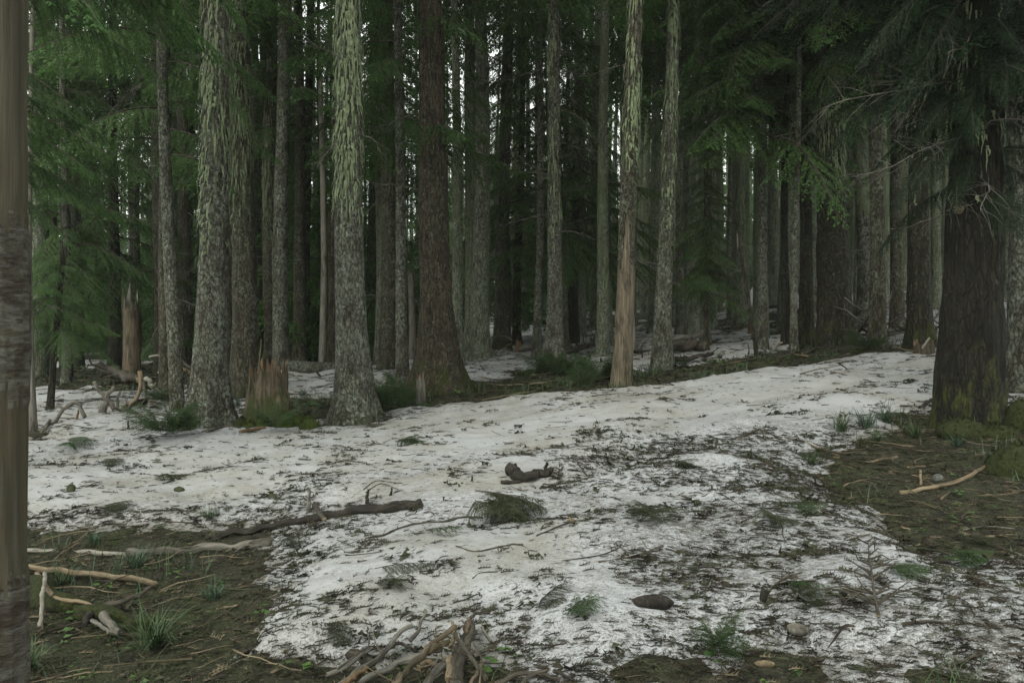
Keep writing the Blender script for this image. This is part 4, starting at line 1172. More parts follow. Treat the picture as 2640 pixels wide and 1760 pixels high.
# --- sticks lying on the snow and on the right bare patch
for k, pts, w, mt, lb in (
    (8, [(800, 655), (940, 682), (1150, 640), (1250, 655)], (12, 16), 'branch_bark', 'curved brown twig just below the big fallen spray'),
    (8, [(1340, 592), (1600, 500), (1860, 482)], (12, 7), 'branch_bark', 'long thin twig right of the big fallen spray'),
    (8, [(1510, 752), (1750, 720), (1960, 665), (2190, 618)], (8, 7), 'branch_bark', 'very long straight thin twig below the bushy fallen sprig'),
    (8, [(1760, 755), (2000, 720), (2190, 650)], (16, 22), 'branch_bark', 'dark twig with lichen below the very long straight one'),
    (8, [(780, 1042), (870, 1000), (960, 968)], (12, 10), 'branch_bark', 'dark twig above the branch heap'),
    (8, [(45, 690), (140, 680), (230, 622)], (12, 8), 'branch_bark', 'small forked twig left of the big fallen spray'),
    (8, [(910, 885), (960, 835), (1080, 820)], (10, 6), 'branch_bark', 'curved dark thin twig above the lichen tuft'),
    (8, [(1620, 105), (1700, 180), (1850, 210)], (10, 6), 'branch_bark', 'slim twig right of the two-horned log'),
    (9, [(1515, 302), (1720, 262), (1960, 182), (2112, 122)], (34, 26), 'wood_tan', 'longest tan stick lying on the right bare patch'),
    (9, [(1140, 268), (1200, 225), (1370, 205)], (18, 10), 'branch_tan', 'hooked tan twig left of the longest tan stick'),
    (9, [(1270, 92), (1380, 82), (1490, 66)], (14, 26), 'branch_tan', 'crooked root piece at the top of the right bare patch'),
    (9, [(1565, 132), (1690, 124)], (20, 14), 'wood_tan', 'short tan stick above the longest tan stick'),
    (9, [(1660, 235), (1650, 150)], (16, 20), 'wood_tan', 'short upright tan stub crossing above the longest tan stick'),
    (6, [(860, 1470), (980, 1510), (1110, 1560)], (16, 12), 'branch_tan', 'slim stick at the snow edge left of the right bare patch'),
    (9, [(750, 1292), (800, 1230), (862, 1186)], (14, 8), 'branch_bark', 'short twig above the flat stone at lower right'),
    (9, [(1030, 1332), (1140, 1216), (1205, 1215)], (14, 24), 'branch_bark', 'bent stick right of the flat stone at lower right'),
    (9, [(1530, 1222), (1690, 1165), (1860, 1182)], (26, 16), 'branch_bark', 'arched branch piece on the snow at lower right'),
    (9, [(610, 972), (730, 900), (860, 838)], (20, 10), 'branch_bark', 'dark stick left of the flattened dead sapling'),
    (9, [(600, 1062), (720, 1020), (830, 985)], (14, 10), 'branch_bark', 'second dark stick, just below the first, left of the flattened sapling'),
    (9, [(1160, 622), (1300, 575), (1460, 548)], (10, 8), 'branch_tan', 'thin tan twig above the flattened dead sapling'),
    (9, [(440, 498), (540, 465)], (14, 10), 'branch_bark', 'short dark stick beside the curved melt groove'),
    (9, [(0, 466), (62, 462)], 18, 'branch_bark', 'stubby brown stick on the snow in the middle right'),
    (9, [(720, 900), (722, 815)], (10, 8), 'branch_bark', 'thin stick standing up in the lower right snow'),
    (9, [(180, 325), (290, 290), (480, 402)], (8, 5), 'branch_bark', 'thin curved twig above the curved melt groove'),
    (9, [(1850, 1490), (2050, 1440), (2352, 1400)], (16, 26), 'branch_bark', 'dark stick in the bottom right corner'),
    (9, [(1930, 540), (2100, 515), (2352, 560)], (12, 12), 'branch_grey', 'bowed pale twig at the lower edge of the right patch'),
    (9, [(1950, 570), (2120, 585), (2300, 575)], (20, 16), 'branch_tan', 'tan stick along the lower edge of the right patch'),
    (9, [(2030, 310), (2180, 305), (2352, 280)], (18, 22), 'branch_tan', 'tan stick at right, below the longest tan stick'),
    (9, [(1790, 340), (1850, 305)], (16, 10), 'branch_tan', 'tiny tan stick below the longest tan stick'),
    (6, [(1640, 1268), (1690, 1225), (1725, 1190)], (18, 34), 'wood_dark', 'dark bark slab leaning at the left foot of the huge shaded fir'),
    (6, [(1510, 1410), (1540, 1370), (1558, 1330)], (10, 12), 'branch_grey', 'grey twig in the grass at the foot of the huge shaded fir'),
    (6, [(2140, 1420), (2215, 1355)], (8, 8), 'branch_grey', 'thin pale twig at the right foot of the huge shaded fir'),
    (6, [(430, 1450), (560, 1395), (690, 1430), (880, 1470)], (16, 14), 'branch_bark', 'long curved branch on the snow left of the right bare patch'),
    (6, [(2160, 1255), (2300, 1240)], (14, 10), 'wood_dark', 'dark stick beside the moss at the right edge'),
    (4, [(145, 1398), (230, 1385), (295, 1398), (335, 1318)], (24, 20), 'wood_grey', 'bent grey root stick beside the thin snag at far left'),
    (4, [(1390, 1398), (1500, 1376), (1620, 1372)], (20, 18), 'branch_bark', 'grey root stick between stout grey fir and rotten stump'),
    (4, [(1620, 1400), (1720, 1385), (1790, 1370)], (24, 18), 'wood_orange', 'reddish bark strip at the foot of the rotten stump'),
):
    stick(k, pts, w, mt, 'fallen_branch', lb, twigs=4 if np.isscalar(w) or w[0] < 15 else 2)
bl = stick(9, [(1600, 1350), (1700, 1420), (1850, 1478), (2100, 1500), (2400, 1520)], (50, 84), 'wood_dark', 'half_buried_log', 'dark damp log in the bottom right corner', 'log', lift=-.03, rough=.35, ns=12)

# --- tangle of deadfall at the left
GT = 'tangled deadfall on the left'
def yt(cx, cy): return foot(4, cx, cy)
for pts, w, mt, lb, Yv in (
    ([(355, 1345), (430, 1240), (500, 1196), (540, 1220), (565, 1288)], (24, 26), 'wood_grey', 'arched grey branch leaping out of the snow at far left', yt(360, 1345)),
    ([(635, 1048), (680, 1130), (740, 1190), (775, 1238)], (22, 34), 'wood_grey', 'left arm of the antler-shaped root', yt(720, 1262)),
    ([(764, 1092), (722, 1165), (690, 1265)], (22, 50), 'wood_grey', 'right arm of the antler-shaped root', yt(700, 1265)),
    ([(812, 1118), (792, 1180), (790, 1250)], (16, 24), 'wood_grey', 'single upright prong right of the antler-shaped root', yt(790, 1250)),
    ([(945, 985), (950, 1090), (905, 1185), (830, 1228)], (30, 22), 'wood_tan', 'curved tan branch rising left of the bent trunk', yt(830, 1228)),
    ([(988, 1030), (1030, 1090), (1085, 1146)], (38, 28), 'wood_pale', 'straight pale broken branch leaning left of the bent trunk', yt(1090, 1160)),
    ([(965, 1055), (990, 1170)], (22, 18), 'wood_grey', 'grey upright piece between the curved tan and straight pale branches', yt(990, 1180)),
    ([(1005, 886), (1060, 878), (1125, 884)], (14, 16), 'wood_pale', 'short whitish horizontal stick left of the bent trunk', yt(1125, 1100)),
    ([(1068, 992), (1140, 1012)], (12, 16), 'wood_pale', 'pale stick below the short whitish horizontal one', yt(1125, 1100)),
    ([(1212, 898), (1280, 962)], (16, 18), 'wood_grey', 'thin grey stick slanting right of the bent trunk', yt(1250, 1090)),
    ([(1212, 952), (1295, 1002)], (22, 26), 'wood_tan', 'tan branch slanting right of the bent trunk', yt(1250, 1090)),
    ([(1222, 1050), (1275, 1074)], (16, 16), 'wood_tan', 'short tan piece low right of the bent trunk', yt(1250, 1100)),
    ([(1284, 1030), (1270, 1110), (1245, 1142)], (22, 20), 'wood_dark', 'dark curved piece against the stout grey fir', yt(1240, 1142)),
    ([(865, 1372), (866, 1318)], (14, 8), 'wood_dark', 'tiny upright stick in the snow left of the stout grey fir', yt(865, 1372)),
    ([(520, 1310), (528, 1250)], (18, 10), 'wood_orange', 'small reddish stub under the arched grey branch', yt(520, 1312)),
):
    stick(4, pts, w, mt, 'dead_branch_piece', lb, 'branch', Y=Yv, group=GT, twigs=2, jag=.02)
for pts, w, mt, lb, lf in (
    ([(690, 965), (780, 988), (850, 1025), (935, 1040)], (52, 40), 'branch_bark', 'thick grey curved log behind the antler-shaped root', .25),
    ([(830, 1232), (1000, 1175), (1160, 1165)], (30, 50), 'branch_bark', 'dark log lying low behind the tangle at left', .03),
    ([(850, 1240), (960, 1190), (1080, 1210)], (18, 14), 'wood_grey', 'grey branch sprawling in front of the dark low log', .04),
    ([(940, 1235), (985, 1180), (1040, 1225)], (12, 12), 'wood_grey', 'forked grey twig in front of the dark low log', .03),
):
    stick(4, pts, w, mt, 'dead_branch_piece', lb, 'branch' if w[0] < 45 else 'log', lift=lf, group=GT, twigs=5)
# brush at the left
# --- pale fallen log behind the rotten stump
yl = foot(4, 2100, 1010)
wl_ = at(*C(4, 1905, 965), yl + .6); wr_ = at(*C(5, 415, 932), yl + 3.0)
P = smooth([np.array(wl_), np.array(at(*C(4, 2270, 962), yl + 1.1)), np.array(wr_)], 22)
mb = MB(); add_tube(mb, P - P[0], np.linspace(.22, .12, 22), 14, .12, capmat=1)
o = tag(obj('fallen_log', mb.mesh('fallen_log', [M['bark_grey'], M['wood_tan']]), None, tuple(P[0])), 'straight pale-topped fallen log behind the rotten stump and the big streaked fir', 'log')
o['lichen'] = .0; o['moss'] = .0; o['_o'] = list(P[0])
stick(4, [(1940, 1000), (2000, 1025), (2035, 1092)], (20, 14), 'wood_grey', 'stub', parent=o, Y=yl - .3)
stick(4, [(2135, 990), (2190, 1050), (2265, 1118)], (14, 10), 'wood_dark', 'fallen_branch', 'thin dark stick slanting in front of the pale-topped fallen log', 'branch', Y=yl - .5)
stick(4, [(2200, 1030), (2165, 1100)], (10, 10), 'wood_dark', 'fallen_branch', 'short stick crossing the thin dark one before the pale-topped log', 'branch', Y=yl - .5)

# --- stumps
def stump(k, cx, cy, wpx, hpx, mats, label, jag, flare, moss=0, name='tree_stump', rough=.16, nseg=44, lean=(0, 0), parts=None, taper=.3):
    px, py = C(k, cx, cy); x, y, z = hit(px, py, _g1)
    r = wpx / 2.6133 / 1.1224 / 2 / FPX * y; H = hpx / 2.6133 / 1.1224 / FPX * y
    z = float(ground_z(np.array([x]), np.array([y]))[0])
    tr = thing(name, label, 'stump', (x, y, z))
    me, f = trunk_mesh('wood', r, H, [M[m] for m in mats], flare, nseg, 46, lean, random.random() * 9, True, jag, rough, taper=taper, ridge=.16)
    o = obj('wood', me, tr); o['moss'] = float(moss); o['lichen'] = 0.0
    return tr, f, r, H, (x, y, z)
def moss_blob(parent, c, r, mat='moss', name='moss', n=0, off=(0, 0, 0)):
    th = np.linspace(0, 2 * PI, 15)[:-1]; ph = np.linspace(.02, PI * .62, 9)
    TH, PH = np.meshgrid(th, ph)
    d = 1 + .22 * fbm(np.cos(TH) * 2 + n, np.sin(TH) * 2, PH * 2, 3)
    V = np.stack([np.cos(TH) * np.sin(PH) * r[0] * d + c[0], np.sin(TH) * np.sin(PH) * r[1] * d + c[1], np.cos(PH) * r[2] * d + c[2]], -1).reshape(-1, 3)
    i = np.arange(8)[:, None] * 14; j = np.arange(14)[None]; k = (j + 1) % 14
    F = np.stack([i + j, i + 14 + j, i + 14 + k, i + k], -1).reshape(-1, 4)
    # furry surface: tiny upright tufts
    q = V[rng.integers(0, len(V), 260)] + rng.normal(size=(260, 3)) * .012
    e = rng.normal(size=(260, 3)) * .010; up = rng.normal(size=(260, 3)) * .008 + np.array([0, 0, .03])
    T3 = np.stack([q - e, q + e, q + up], 1).reshape(-1, 3)
    mb = MB(); mb.add(V, F, 0); mb.add(T3, np.arange(780).reshape(-1, 3), 0)
    return obj(name, mb.mesh(name, [M[mat]]), parent)
st, f, r, H, o3 = stump(4, 1815, 1385, 235, 400, ['wood_rot', 'wood_orange'], 'rotten moss-footed stump with a jagged orange-brown top, left of the big streaked fir', .3, .7, moss=1.0, taper=.9)
for k in range(34):          # upright shards of split wood round the hollow rim
    a = k / 34 * 2 * PI + rng.normal() * .3; ax, ay, r_ = f(H * .8)
    hh = H * (.8 + .45 * rng.random() ** 1.6) + (.18 + .35 * rng.random() if 3.5 < a % 6.283 < 4.5 else 0)
    mb = MB(); b = .012 + .045 * rng.random() ** 1.6; z0_ = H * rng.uniform(.2, .6)
    R1 = r * (.84 + .2 * (1 - z0_ / H)); R2 = r * rng.uniform(.5, .8)
    p0 = np.array([math.cos(a) * R1, math.sin(a) * R1, z0_]); p1 = np.array([math.cos(a) * R2, math.sin(a) * R2, hh])
    add_tube(mb, [p0, p0 * .45 + p1 * .55, p1 - [0, 0, .1], p1], [b, b * .9, b * .6, .006], 5, .4)
    obj('wood_shard', mb.mesh('wood_shard', [M[('wood_rot', 'wood_rot', 'wood_grey', 'wood_rot', 'wood_orange')[k % 5]]]), st)
for i, (dx, dy, dz, rr3) in enumerate(((-.18, -.34, .02, (.2, .16, .2)), (.12, -.40, 0, (.24, .18, .15)), (.02, -.33, .18, (.14, .1, .14)), (-.34, -.2, .05, (.14, .14, .22)), (.3, -.3, .1, (.16, .14, .25)))):
    moss_blob(st, (dx, dy, dz), rr3, 'moss_dull' if i % 2 else 'moss', n=i)
for i, (cx, cy, w, lb) in enumerate(((1935, 1340, 60, 'bright green moss cushion at the right foot of the rotten stump, nearest the stump'), (2010, 1360, 58, 'plump bright moss cushion in the middle of the row right of the rotten stump'), (2085, 1370, 60, 'last bright moss cushion in the row right of the rotten stump'))):
    x, y, z = S(*C(4, cx, cy)); r = w / 2.93 / FPX * y
    tag(moss_blob(None, (0, 0, 0), (r * 1.15, r, r * 1.25), 'moss', 'moss_cushion', 9 + i), lb, 'moss', 'moss cushions beside the rotten stump').location = (x, y, z - .02)
stump(5, 560, 1178, 58, 185, ['wood_grey', 'wood_orange'], 'small splintered stump in front of the red-brown cracked giant', .22, .15, nseg=20)
stump(5, 1218, 868, 42, 105, ['wood_orange', 'wood_orange'], 'thin orange-brown stump beside the arched brush in the middle distance', .2, .2, nseg=18)
st2 = stump(6, 1672, 880, 110, 90, ['wood_rot', 'wood_orange'], 'low reddish rotten stump left of the huge shaded fir', .16, .3, nseg=26)
stick(6, [(1665, 832), (1688, 795), (1712, 760)], (12, 14), 'wood_pale', 'broken_stick', 'pale splinter leaning on the low reddish rotten stump', 'branch', Y=st2[4][1] - st2[2] - .05)
stump(5, 1715, 790, 26, 45, ['wood_grey', 'wood_grey'], 'tiny grey stump in the snow right of the flat-topped lichen trunk', .1, .2, nseg=14)
stump(6, 508, 735, 34, 80, ['wood_orange', 'wood_orange'], 'short orange stump left of the straight dark slim fir', .15, .2, nseg=16)

# --- middle distance: arched brush, logs, sticks in the snow
yb = foot(5, 1120, 878)
for i, (pts, w, lb) in enumerate((
    ([(1022, 815), (1040, 765), (1090, 748), (1140, 752), (1176, 780)], 9, 'tallest arched twig of the brush in the middle distance'),
    ([(1022, 812), (1030, 850), (1090, 880), (1160, 868)], 10, 'lower loop of the arched brush'),
    ([(1050, 868), (1120, 830), (1190, 852)], 8, 'small bowed twig inside the arched brush'),
    ([(960, 860), (1020, 845), (1075, 862)], 26, 'grey log end left of the arched brush'),
    ([(1100, 880), (1140, 815), (1175, 795)], 7, 'upright twig at the right of the arched brush'))):
    stick(5, pts, (w, w), 'branch_grey', 'brush_twig' if w < 20 else 'fallen_log', lb, 'branch' if w < 20 else 'log', Y=yb, twigs=5 if w < 20 else 0)
for k, pts, w, mt, lb, tw in (
    (5, [(1232, 832), (1290, 836), (1345, 838)], (36, 30), 'wood_grey', 'grey log behind the slim grey trunk, middle distance', 0),
    (5, [(1520, 852), (1620, 838), (1720, 826), (1835, 800)], (34, 30), 'branch_bark', 'long low brushy log left of the half-barked leaning fir', 26),
    (5, [(1620, 722), (1700, 712), (1760, 696)], (16, 14), 'wood_grey', 'thin grey log far up between orange-topped and flat-topped trunks', 4),
    (5, [(1880, 720), (1960, 712), (2060, 690)], (26, 34), 'wood_pale', 'pale-ended log behind the half-barked leaning fir', 3),
    (5, [(1780, 800), (1830, 755)], (12, 12), 'wood_pale', 'short pale stick left of the half-barked leaning fir', 0),
    (5, [(1972, 770), (2012, 822)], (14, 12), 'wood_grey', 'slanting grey stick right of the half-barked leaning fir', 0),
    (5, [(2028, 835), (2050, 800), (2095, 768)], (14, 10), 'wood_pale', 'curved pale stick left of the speckled grey fir', 0),
    (5, [(2215, 905), (2300, 915), (2352, 905)], (24, 34), 'wood_dark', 'dark low log at the right foot of the speckled grey fir', 6),
    (6, [(-40, 912), (100, 910), (250, 892)], (34, 26), 'wood_dark', 'dark log with small spikes in front of the long fallen log', 8),
    (6, [(-60, 830), (60, 822), (200, 812)], (60, 56), 'branch_bark', 'thick dark log lying under the long grey fallen log', 6),
    (6, [(-80, 640), (0, 632), (85, 612)], (50, 56), 'branch_grey', 'grey log far up the slope behind the long fallen log', 3),
    (6, [(655, 605), (740, 596), (800, 590)], (16, 10), 'branch_bark', 'thin log up the slope right of the straight dark slim fir', 4),
    (6, [(610, 575), (680, 565), (730, 548)], (18, 12), 'moss_dull', 'mossy fallen log up the slope behind the close trio', 10),
    (6, [(655, 610), (690, 650), (722, 682)], (14, 12), 'wood_dark', 'dark stick leaning left of the close trio', 2),
    (6, [(848, 630), (910, 650), (965, 668)], (12, 14), 'wood_pale', 'pale pole crossing behind the mossy trunk of the trio', 0),
    (6, [(900, 655), (1060, 640), (1200, 640), (1330, 618)], (26, 28), 'wood_grey', 'grey log lying behind the broad dark fir', 3),
    (6, [(1218, 645), (1255, 680), (1300, 702)], (12, 10), 'wood_grey', 'small slanting stick right of the broad dark fir', 1),
    (6, [(1240, 742), (1292, 714)], (10, 12), 'wood_pale', 'pale stick near the foot of the broad dark fir', 0),
    (6, [(662, 832), (690, 815), (722, 798)], (20, 16), 'wood_pale', 'short pale split log left of the close trio', 0),
    (6, [(320, 700), (420, 690), (540, 672), (640, 676)], (20, 14), 'branch_bark', 'dark brushy log below the lichen-draped pale trunk', 22),
    (6, [(270, 690), (350, 720), (420, 700)], (12, 10), 'branch_bark', 'dark bough lying left of the lichen-draped pale trunk', 12),
    (6, [(805, 875), (850, 880), (900, 885)], (14, 10), 'wood_tan', 'tan stick on the bank below the close trio', 0),
    (6, [(720, 890), (800, 868), (830, 825)], (10, 8), 'branch_bark', 'dark twig on the bank below the close trio', 3),
    (6, [(860, 870), (960, 835), (1060, 820)], (12, 8), 'branch_bark', 'long bare twig on the bank before the broad dark fir', 6),
    (6, [(1070, 905), (1130, 885), (1180, 868)], (10, 8), 'branch_bark', 'twig lying on the snow crest below the broad dark fir', 2),
    (5, [(590, 1105), (650, 1075), (715, 1052)], (8, 8), 'branch_grey', 'thin pale twig beside the small splintered stump', 0),
    (5, [(1005, 1068), (1120, 1080), (1250, 1074)], (10, 10), 'branch_tan', 'tan twig right of the red-brown giant foot', 2),
    (5, [(1290, 1078), (1400, 1068), (1500, 1050)], (10, 10), 'branch_tan', 'second tan twig on the bare bank, nearer the half-barked fir', 2),
    (5, [(250, 1230), (300, 1270), (335, 1312)], (12, 12), 'wood_dark', 'dark bent branch at the right foot of the big streaked fir', 0),
):
    big = w[0] > 22
    stick(k, pts, w, mt, 'fallen_log' if big else 'fallen_branch', lb, 'log' if big else 'branch', twigs=tw, lift=.05 + w[0] * .002)
yy = foot(6, 190, 840)
o = stick(6, [(-150, 800), (0, 770), (100, 748), (192, 720)], (48, 40), 'wood_grey', 'fallen_log', 'long grey fallen log propped up off the ground by the small dark green fir', 'log', Y=yy)
stick(6, [(48, 770), (70, 800), (86, 842)], (12, 10), 'wood_pale', 'stub', parent=o, Y=yy)
for k, cx, y0_, y1_, w, lb in (
    (5, 1695, 920, 850, 12, 'upright dark twig in the snow left of the half-barked leaning fir'), (5, 2050, 900, 830, 12, 'upright dark twig between the half-barked and speckled grey firs'),
    (5, 1775, 930, 898, 20, 'short black snag in the snow left of the half-barked leaning fir'), (5, 1790, 870, 830, 9, 'thin twig behind the short black snag'),
    (6, 225, 890, 855, 8, 'tallest spike behind the dark spiked log'), (6, 120, 890, 868, 8, 'middle spike behind the dark spiked log'), (6, 40, 900, 878, 8, 'left spike behind the dark spiked log'), (6, 90, 905, 884, 8, 'stubby spike on the dark spiked log'),
    (6, 495, 875, 800, 9, 'upright bent twig left of the thin dead sapling'), (6, 680, 700, 665, 8, 'small stick up the slope left of the trio'), (6, 1240, 700, 668, 10, 'spike right of the broad dark fir'), (6, 1256, 705, 676, 8, 'second spike right of the broad dark fir'),
    (5, 2310, 900, 872, 10, 'upright stick right of the speckled grey fir'), (5, 955, 985, 965, 8, 'little stick in the snow hump behind the giant'), (6, 330, 880, 862, 8, 'small spike left of the thin dead sapling')):
    stick(k, [(cx, y0_), (cx + 3, (y0_ + y1_) / 2), (cx - 3, y1_)], (w, w * .6), 'wood_dark', 'upright_twig', lb, 'stick', Y=foot(k, cx, y0_), group='twigs sticking up from the snow')
# root mass far up the slope
x, y, z = S(*C(6, 55, 590)); rt = thing('upturned_roots', 'dark upturned root plate of a fallen tree behind the speckled grey fir', 'root plate', (x, y, z))
mb = MB()
for k in range(26):
    a = rng.random() * 2 * PI; l = .4 + .9 * rng.random()
    d = np.array([math.cos(a) * l, rng.normal() * .2, .55 + math.sin(a) * l * .7])
    c0 = np.array([0, 0, .55]); add_tube(mb, [c0, (c0 + d) / 2 + rng.normal(size=3) * .08, d], [.14, .08, .03], 6, .3)
obj('roots', mb.mesh('roots', [M['wood_dark'], M['wood_dark']]), rt)
# brush heap at the right
x, y, z = S(*C(6, 1490, 770)); bh = thing('brush_heap', 'heap of dark bare sticks right of the broad dark fir', 'brush heap', (x, y, z))
for k in range(34):
    a = np.array([rng.normal() * .75, rng.normal() * .5, rng.random() * .25]); d = rng.normal(size=3) * [1, .5, .4]; d[2] = abs(d[2]) + .1; d /= np.linalg.norm(d)
    l = rng.uniform(.5, 1.5); mb = MB()
    add_tube(mb, curve_pts(a, a + d * l, 7, .12), np.linspace(.028, .01, 7) * rng.uniform(.6, 1.5), 5, .2)
    for q in range(3):
        b = a + d * l * rng.uniform(.3, .9); add_tube(mb, [b, b + rng.normal(size=3) * .18], [.008, .003], 3, cap=False)
    obj('brush_stick', mb.mesh('brush_stick', [M[('wood_dark', 'branch_bark', 'branch_bark', 'branch_grey')[k % 4]]]), bh)

# --- moss-covered roots of the huge fir, stones, bark chips
q = TREE['Q'][0]
for i, (dx, dy, dz, r3) in enumerate(((.42, -.30, 0, (.24, .26, .30)), (.62, -.5, -.03, (.26, .28, .24)), (-.30, -.40, -.02, (.28, .2, .14)), (.0, -.48, -.03, (.24, .18, .1)), (.75, -.15, -.02, (.3, .3, .26)))):
    moss_blob(q, (dx, dy, dz), r3, 'moss_dull' if i == 1 else 'moss_dull', 'mossy_root', 30 + i)
x, y, z = S(*C(9, 2330, 130)); o = tag(moss_blob(None, (0, 0, 0), (.30, .26, .26), 'moss_dull', 'mossy_mound', 50), 'rounded moss mound cut by the right edge of the photo', 'moss'); o.location = (x, y, z - .05)
kk = TREE['k'][0]
for i, (dx, dy, r3) in enumerate(((-.22, -.5, (.16, .14, .22)), (.28, -.42, (.18, .14, .2)), (.55, -.15, (.2, .2, .12)))):
    moss_blob(kk, (dx, dy, -.03), r3, 'moss_dull', 'mossy_root', 70 + i)
def rock(px, py, r3, label, mat='stone', name='stone', cat='stone', n=0):
    x, y, z = S(px, py)
    th = np.linspace(0, 2 * PI, 13)[:-1]; ph = np.linspace(.02, PI - .02, 9); TH, PH = np.meshgrid(th, ph)
    d = 1 + .25 * fbm(np.cos(TH) * 1.3 + n, np.sin(TH) * 1.3, PH + n, 3)
    V = np.stack([np.cos(TH) * np.sin(PH) * r3[0] * d, np.sin(TH) * np.sin(PH) * r3[1] * d, np.cos(PH) * r3[2] * d], -1).reshape(-1, 3)
    i = np.arange(8)[:, None] * 12; j = np.arange(12)[None]; k = (j + 1) % 12
    mb = MB(); mb.add(V, np.stack([i + j, i + 12 + j, i + 12 + k, i + k], -1).reshape(-1, 4))
    o = obj(name, mb.mesh(name, [M[mat]])); o.location = (x, y, z + r3[2] * .35)
    return tag(o, label, cat)
rock(*C(9, 1770, 215), (.045, .045, .045), 'rounded grey stone above the longest tan stick on the right patch', n=3)
rock(*C(9, 830, 1272), (.055, .05, .03), 'flat brown-grey stone on the snow at lower right', 'wood_grey', n=5)
rock(*C(8, 2125, 1045), (.115, .05, .04), 'dark slab-shaped bark chunk on the snow right of centre', 'wood_dark', 'bark_chunk', 'bark chunk', n=7)
rock(*C(9, 595, 1040), (.022, .02, .05), 'small dark pointed bark chip standing at lower right', 'wood_dark', 'bark_chunk', 'bark chunk', n=8)
rock(*C(8, 1575, 500), (.03, .018, .022), 'tiny pale wood chip right of the big fallen spray', 'wood_tan', 'wood_chip', 'wood chip', n=9)
rock(*C(9, 605, 1450), (.05, .02, .018), 'pale tan wood chip near the bottom edge at lower right', 'wood_tan', 'wood_chip', 'wood chip', n=10)
rock(*C(7, 1210, 285), (.05, .04, .03), 'grey lichen lump on the snow above the lower left patch', 'litter_olive', 'lichen_lump', 'lichen', n=12)
rock(*C(7, 480, 285), (.04, .04, .05), 'dark round lump on the snow at left', 'litter_olive', 'lichen_lump', 'lichen', n=13)

# --- fallen fir sprays and small living sprigs
SPR = [bough_mesh('spray', [M['needles_fallen' if i < 3 else 'needles_seedling'], M['branch_bark']], 1.0, .04, .018, .05, .011, .12, 300 + i, r0=.008, spread=.5) for i in range(5)]
def spray(k, cx, cy, L, az, label, me=None, tilt=0.0, name='fallen_spray', cat='fir spray', lift=.04, n=1, group=None):
    x, y, z = S(*C(k, cx, cy))
    if n == 1:
        o = obj(name, me or SPR[rng.integers(0, 3)]); o.location = (x, y, z + lift); o.rotation_euler = (rng.normal() * .15, tilt, az); o.scale = (L, L, L)
        return tag(o, label, cat, group)
    tr = thing(name, label, cat, (x, y, z + lift), group)
    for i in range(n):
        place(me or SPR[i % 3], 'twig', tr, (rng.normal() * L * .06, rng.normal() * L * .05, .01 * i), az + rng.normal() * .55 if n < 8 else i * 2.4, L * rng.uniform(.7, 1.1), tilt + rng.normal() * .12, rng.normal() * .3)
    return tr
stick(8, [(215, 590), (330, 572), (470, 520), (700, 488), (850, 482), (980, 470)], (16, 20), 'branch_bark', 'fallen_branch', 'long bare stem ending in the big fallen green spray, left of centre', 'branch', twigs=5)
spray(8, 1010, 450, .62, -.55, 'big fan-shaped green fir spray lying on the snow near the centre', n=7, lift=.07)
spray(8, 1000, 362, .34, -.25, 'small dark spray just above the big fan-shaped spray', lift=.03)
spray(8, 600, 600, .26, .5, 'little dark green twig left of the big fan-shaped spray', SPR[4])
spray(8, 2090, 500, .2, -1.6, 'bushy bluish-green sprig on the snow right of centre', n=8, tilt=-.2)
spray(8, 250, 850, .36, .35, 'pale green sprig at left below the half-buried log')
spray(8, 1350, 1110, .30, -.1, 'olive sprig touching the dark upright-tipped sprig, above the bottom edge', n=3)
spray(8, 1545, 1190, .22, .75, 'dark green fir twig standing up from the snow above the bottom edge', SPR[4], n=4, tilt=-.5)
spray(8, 350, 960, .18, 1.0, 'small green tuft of needles below the pale green sprig', n=4)
spray(8, 2270, 150, .25, .4, 'mottled green sprig at the right of the snow bank', n=4)
spray(7, 690, 430, .25, .6, 'green sprig on the snow above the lower left patch', n=4)
spray(7, 660, 115, .34, .4, 'flat green sprig on the snow at left', n=3)
spray(7, 1120, 200, .36, -.7, 'blue-green fan sprig on the snow at left', n=3)
spray(7, 1940, 690, .16, 1.2, 'small olive sprig right of the long grey log', n=4)
spray(7, 2190, 1265, .16, .2, 'tiny green sprig on the snow left of the branch heap', n=4)
spray(4, 440, 1490, .5, .1, 'flat dark sprig on the snow before the stout grey fir', SPR[3], n=3)
spray(5, 420, 1490, .4, .5, 'green tuft on the snow below the red-brown cracked giant', SPR[3], n=4)
spray(5, 180, 1370, .5, .1, 'flat olive sprig below the big streaked fir', n=3)
spray(9, 270, 1480, .19, 1.5, 'feathery upright green sprig at the bottom edge, right of centre', SPR[4], n=9, tilt=-.9)
spray(9, 700, 970, .26, .1, 'short green sprig left of the flattened dead sapling', SPR[4], n=3)
spray(9, 1860, 780, .2, -1.2, 'round green sprig at lower right', SPR[4], n=6, tilt=-.2)
spray(9, 730, 410, .24, .1, 'yellow-green sprig above the curved melt groove', SPR[4], n=2)
spray(9, 1420, 860, .26, -.3, 'green twig right of the flattened dead sapling', SPR[4], n=3)
spray(9, 1940, 660, .2, .3, 'pale green tuft below the right patch', n=4)
spray(9, 80, 870, .12, .3, 'tiny round green tuft left of the two dark sticks', n=4)
spray(9, 600, 500, .22, -1.5, 'mossy tuft at the top of the curved melt groove', n=4)
spray(9, 880, 1110, .16, .6, 'speckled grey-green lichen tuft above the flat stone', n=5)
